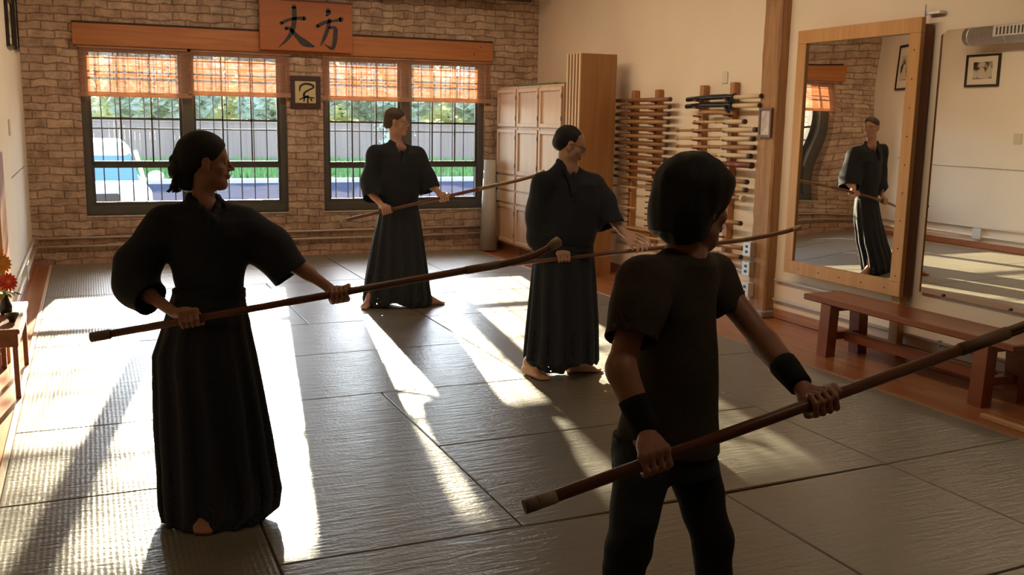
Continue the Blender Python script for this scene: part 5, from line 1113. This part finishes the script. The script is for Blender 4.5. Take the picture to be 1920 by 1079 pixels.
# t-shirt
lo, hi = clothbox([J['shR'], J['shL'], D(1145, 640, 2.45), D(1390, 600, 2.75), J['neck']+UPV*.08, D(1240, 850, 2.6)], .15); S = SDF(lo, hi, H1)
S.stack(stacksecs([(500, 1225, 1335, 2.62), (530, 1203, 1340, 2.62), (580, 1193, 1342, 2.62), (650, 1190, 1345, 2.62), (740, 1176, 1345, 2.62), (800, 1160, 1346, 2.62), (842, 1150, 1345, 2.62)], [.9, .95, 1.05, 1.05, .95, .85, .8]), k=.04)
S.cap(J['shR']-UPV*.01, J['shL']-UPV*.01, .055, k=.05); S.cap(J['neck']-UPV*.02, J['shR'], .052, .050, k=.05); S.cap(J['neck']-UPV*.02, J['shL'], .052, .050, k=.05)
for pts, rs in (([J['shR'], D(1195, 580, 2.47), D(1184, 640, 2.44)], [.060, .066, .069]), ([J['shL'], D(1352, 555, 2.74), D(1368, 588, 2.73)], [.056, .056, .058])):
    S.cap(pts[0], pts[1], rs[0], rs[1], k=.04); S.cap(pts[1], pts[2], rs[1], rs[2], k=.03, cut=True)
S.ripple(.0048, [(20, 12, 9, 0, 1.2), (-14, 16, 22, 1.3, 1.1), (8, -9, 30, 2.1, .9)])
for pts, rs in (([D(1195, 580, 2.47), D(1184, 640, 2.44)], [.069]), ([D(1352, 555, 2.74), D(1368, 588, 2.73)], [.058])):
    e = _n(pts[1]-pts[0]); S.cap(pts[1]-e*.05, pts[1]+e*.06, rs[0]-.006, k=.003, mode='s')
S.cap(J['neck']-UPV*.03+face*.006, J['neck']+UPV*.12, .056, k=.008, mode='s')
S.mesh('t_shirt', browntee, p4, o4)
# neck ribbing
nc = J['neck']-UPV*.022; ring = [nc+face*.004+.060*(math.cos(a)*rside+math.sin(a)*face)+UPV*(.016-.022*max(0, math.sin(a))) for a in np.linspace(0, 2*math.pi, 33)]; MB(o4).tube(ring, .006, 8, cap=False).build('collar', browntee, p4, (0, 0, 0))
# jeans
lo, hi = clothbox([J['hipR'], J['hipL'], J['knR'], J['knL'], J['anR'], J['anL'], D(1240, 810, 2.6)], .17); lo[2] = .06; S = SDF(lo, hi, .0055)
S.stack(stacksecs([(812, 1150, 1342, 2.62), (850, 1146, 1346, 2.62), (885, 1146, 1349, 2.62)], [.72, .72, .70]), k=.02)
S.cap(D(1205, 880, 2.57), J['knR'], .076, .056, k=.02); S.cap(D(1300, 880, 2.68), J['knL'], .072, .054, k=.02)
S.cap(J['knR'], J['anR'], .056, .044, k=.02, cut=True); S.cap(J['knL'], J['anL'], .054, .044, k=.02, cut=True)
S.ripple(.003, [(10, 8, 60, 0, 1.2), (-14, 16, 42, 1.3, 1.1), (8, -9, 80, 2.1, .9)])
jn = S.mesh('jeans', denim, p4, o4)
m_ = MB(o4); m_.tube([D(1152, 822, 2.535), D(1157, 832, 2.51), D(1170, 838, 2.50), D(1172, 860, 2.50)], .0022, 6).build('pocket_seam', base('seam_thread', (.03, .035, .05), .7), jn, (0, 0, 0))
# hair bob
o_ = J['head']; L = LH(o_, R, 1); lo, hi = clothbox([L(0, -.14, -.14), L(0, .13, .15), L(.12, 0, 0), L(-.12, 0, 0)], .04); S = SDF(lo, hi, .0038)
S.ell(L(0, -.014, .038), [.094, .112, .098], R, k=.03); S.ell(L(0, -.035, -.035), [.090, .088, .085], R, k=.03); S.cap(L(0, -.04, -.03), L(0, -.045, -.088), .082, .072, k=.03, cut=True)
S.ell(L(0, .118, -.045), [.10, .080, .095], R, k=.015, mode='s'); S.ell(L(0, .07, -.11), [.12, .085, .07], R, k=.02, mode='s')
for q in (-1, 1): S.ell(L(q*.104, .045, -.055), [.046, .062, .062], R, k=.010, mode='s')
S.cap(L(-.045, .062, .066), L(.045, .062, .066), .017, k=.03)
S.ripple(.0025, [(90, 70, 8, 0, .5), (-60, 110, 10, 1, .5), (150, -120, 6, 2, .4)]); S.mesh('hair', hair_bk, p4, o4)
# wristbands
for w, e, th in ((J['wrR'], J['elR'], 1), (J['wrL'], J['elL'], -1)):
    d = _n(e-w); MB(o4).tube([w-d*.012, w-d*.008, w+d*.02, w+d*.06, w+d*.082, w+d*.084], [.026, .0315, .0335, .0375, .0385, .034], 20).build('wristband', bandm, p4, (0, 0, 0))
S = None
ext = f_[1]+aM*.12; b0 = ext; cv = _n(np.cross(np.cross(aM, UPV), aM))
weapon([f_[0], lineparam(f_[0], f_[1], 1842), f_[1], b0, b0+aM*.25+cv*.01, b0+aM*.45+cv*.04, b0+aM*.6+cv*.085], .0150, 'long dark wooden halberd held by the nearest person, pale bound butt end at lower middle', 'halberd', bladefrom=1,
    bands=[(-.004, .030, base('worn_butt', (.22, .17, .13), .6)), (.031, .075, pale)])
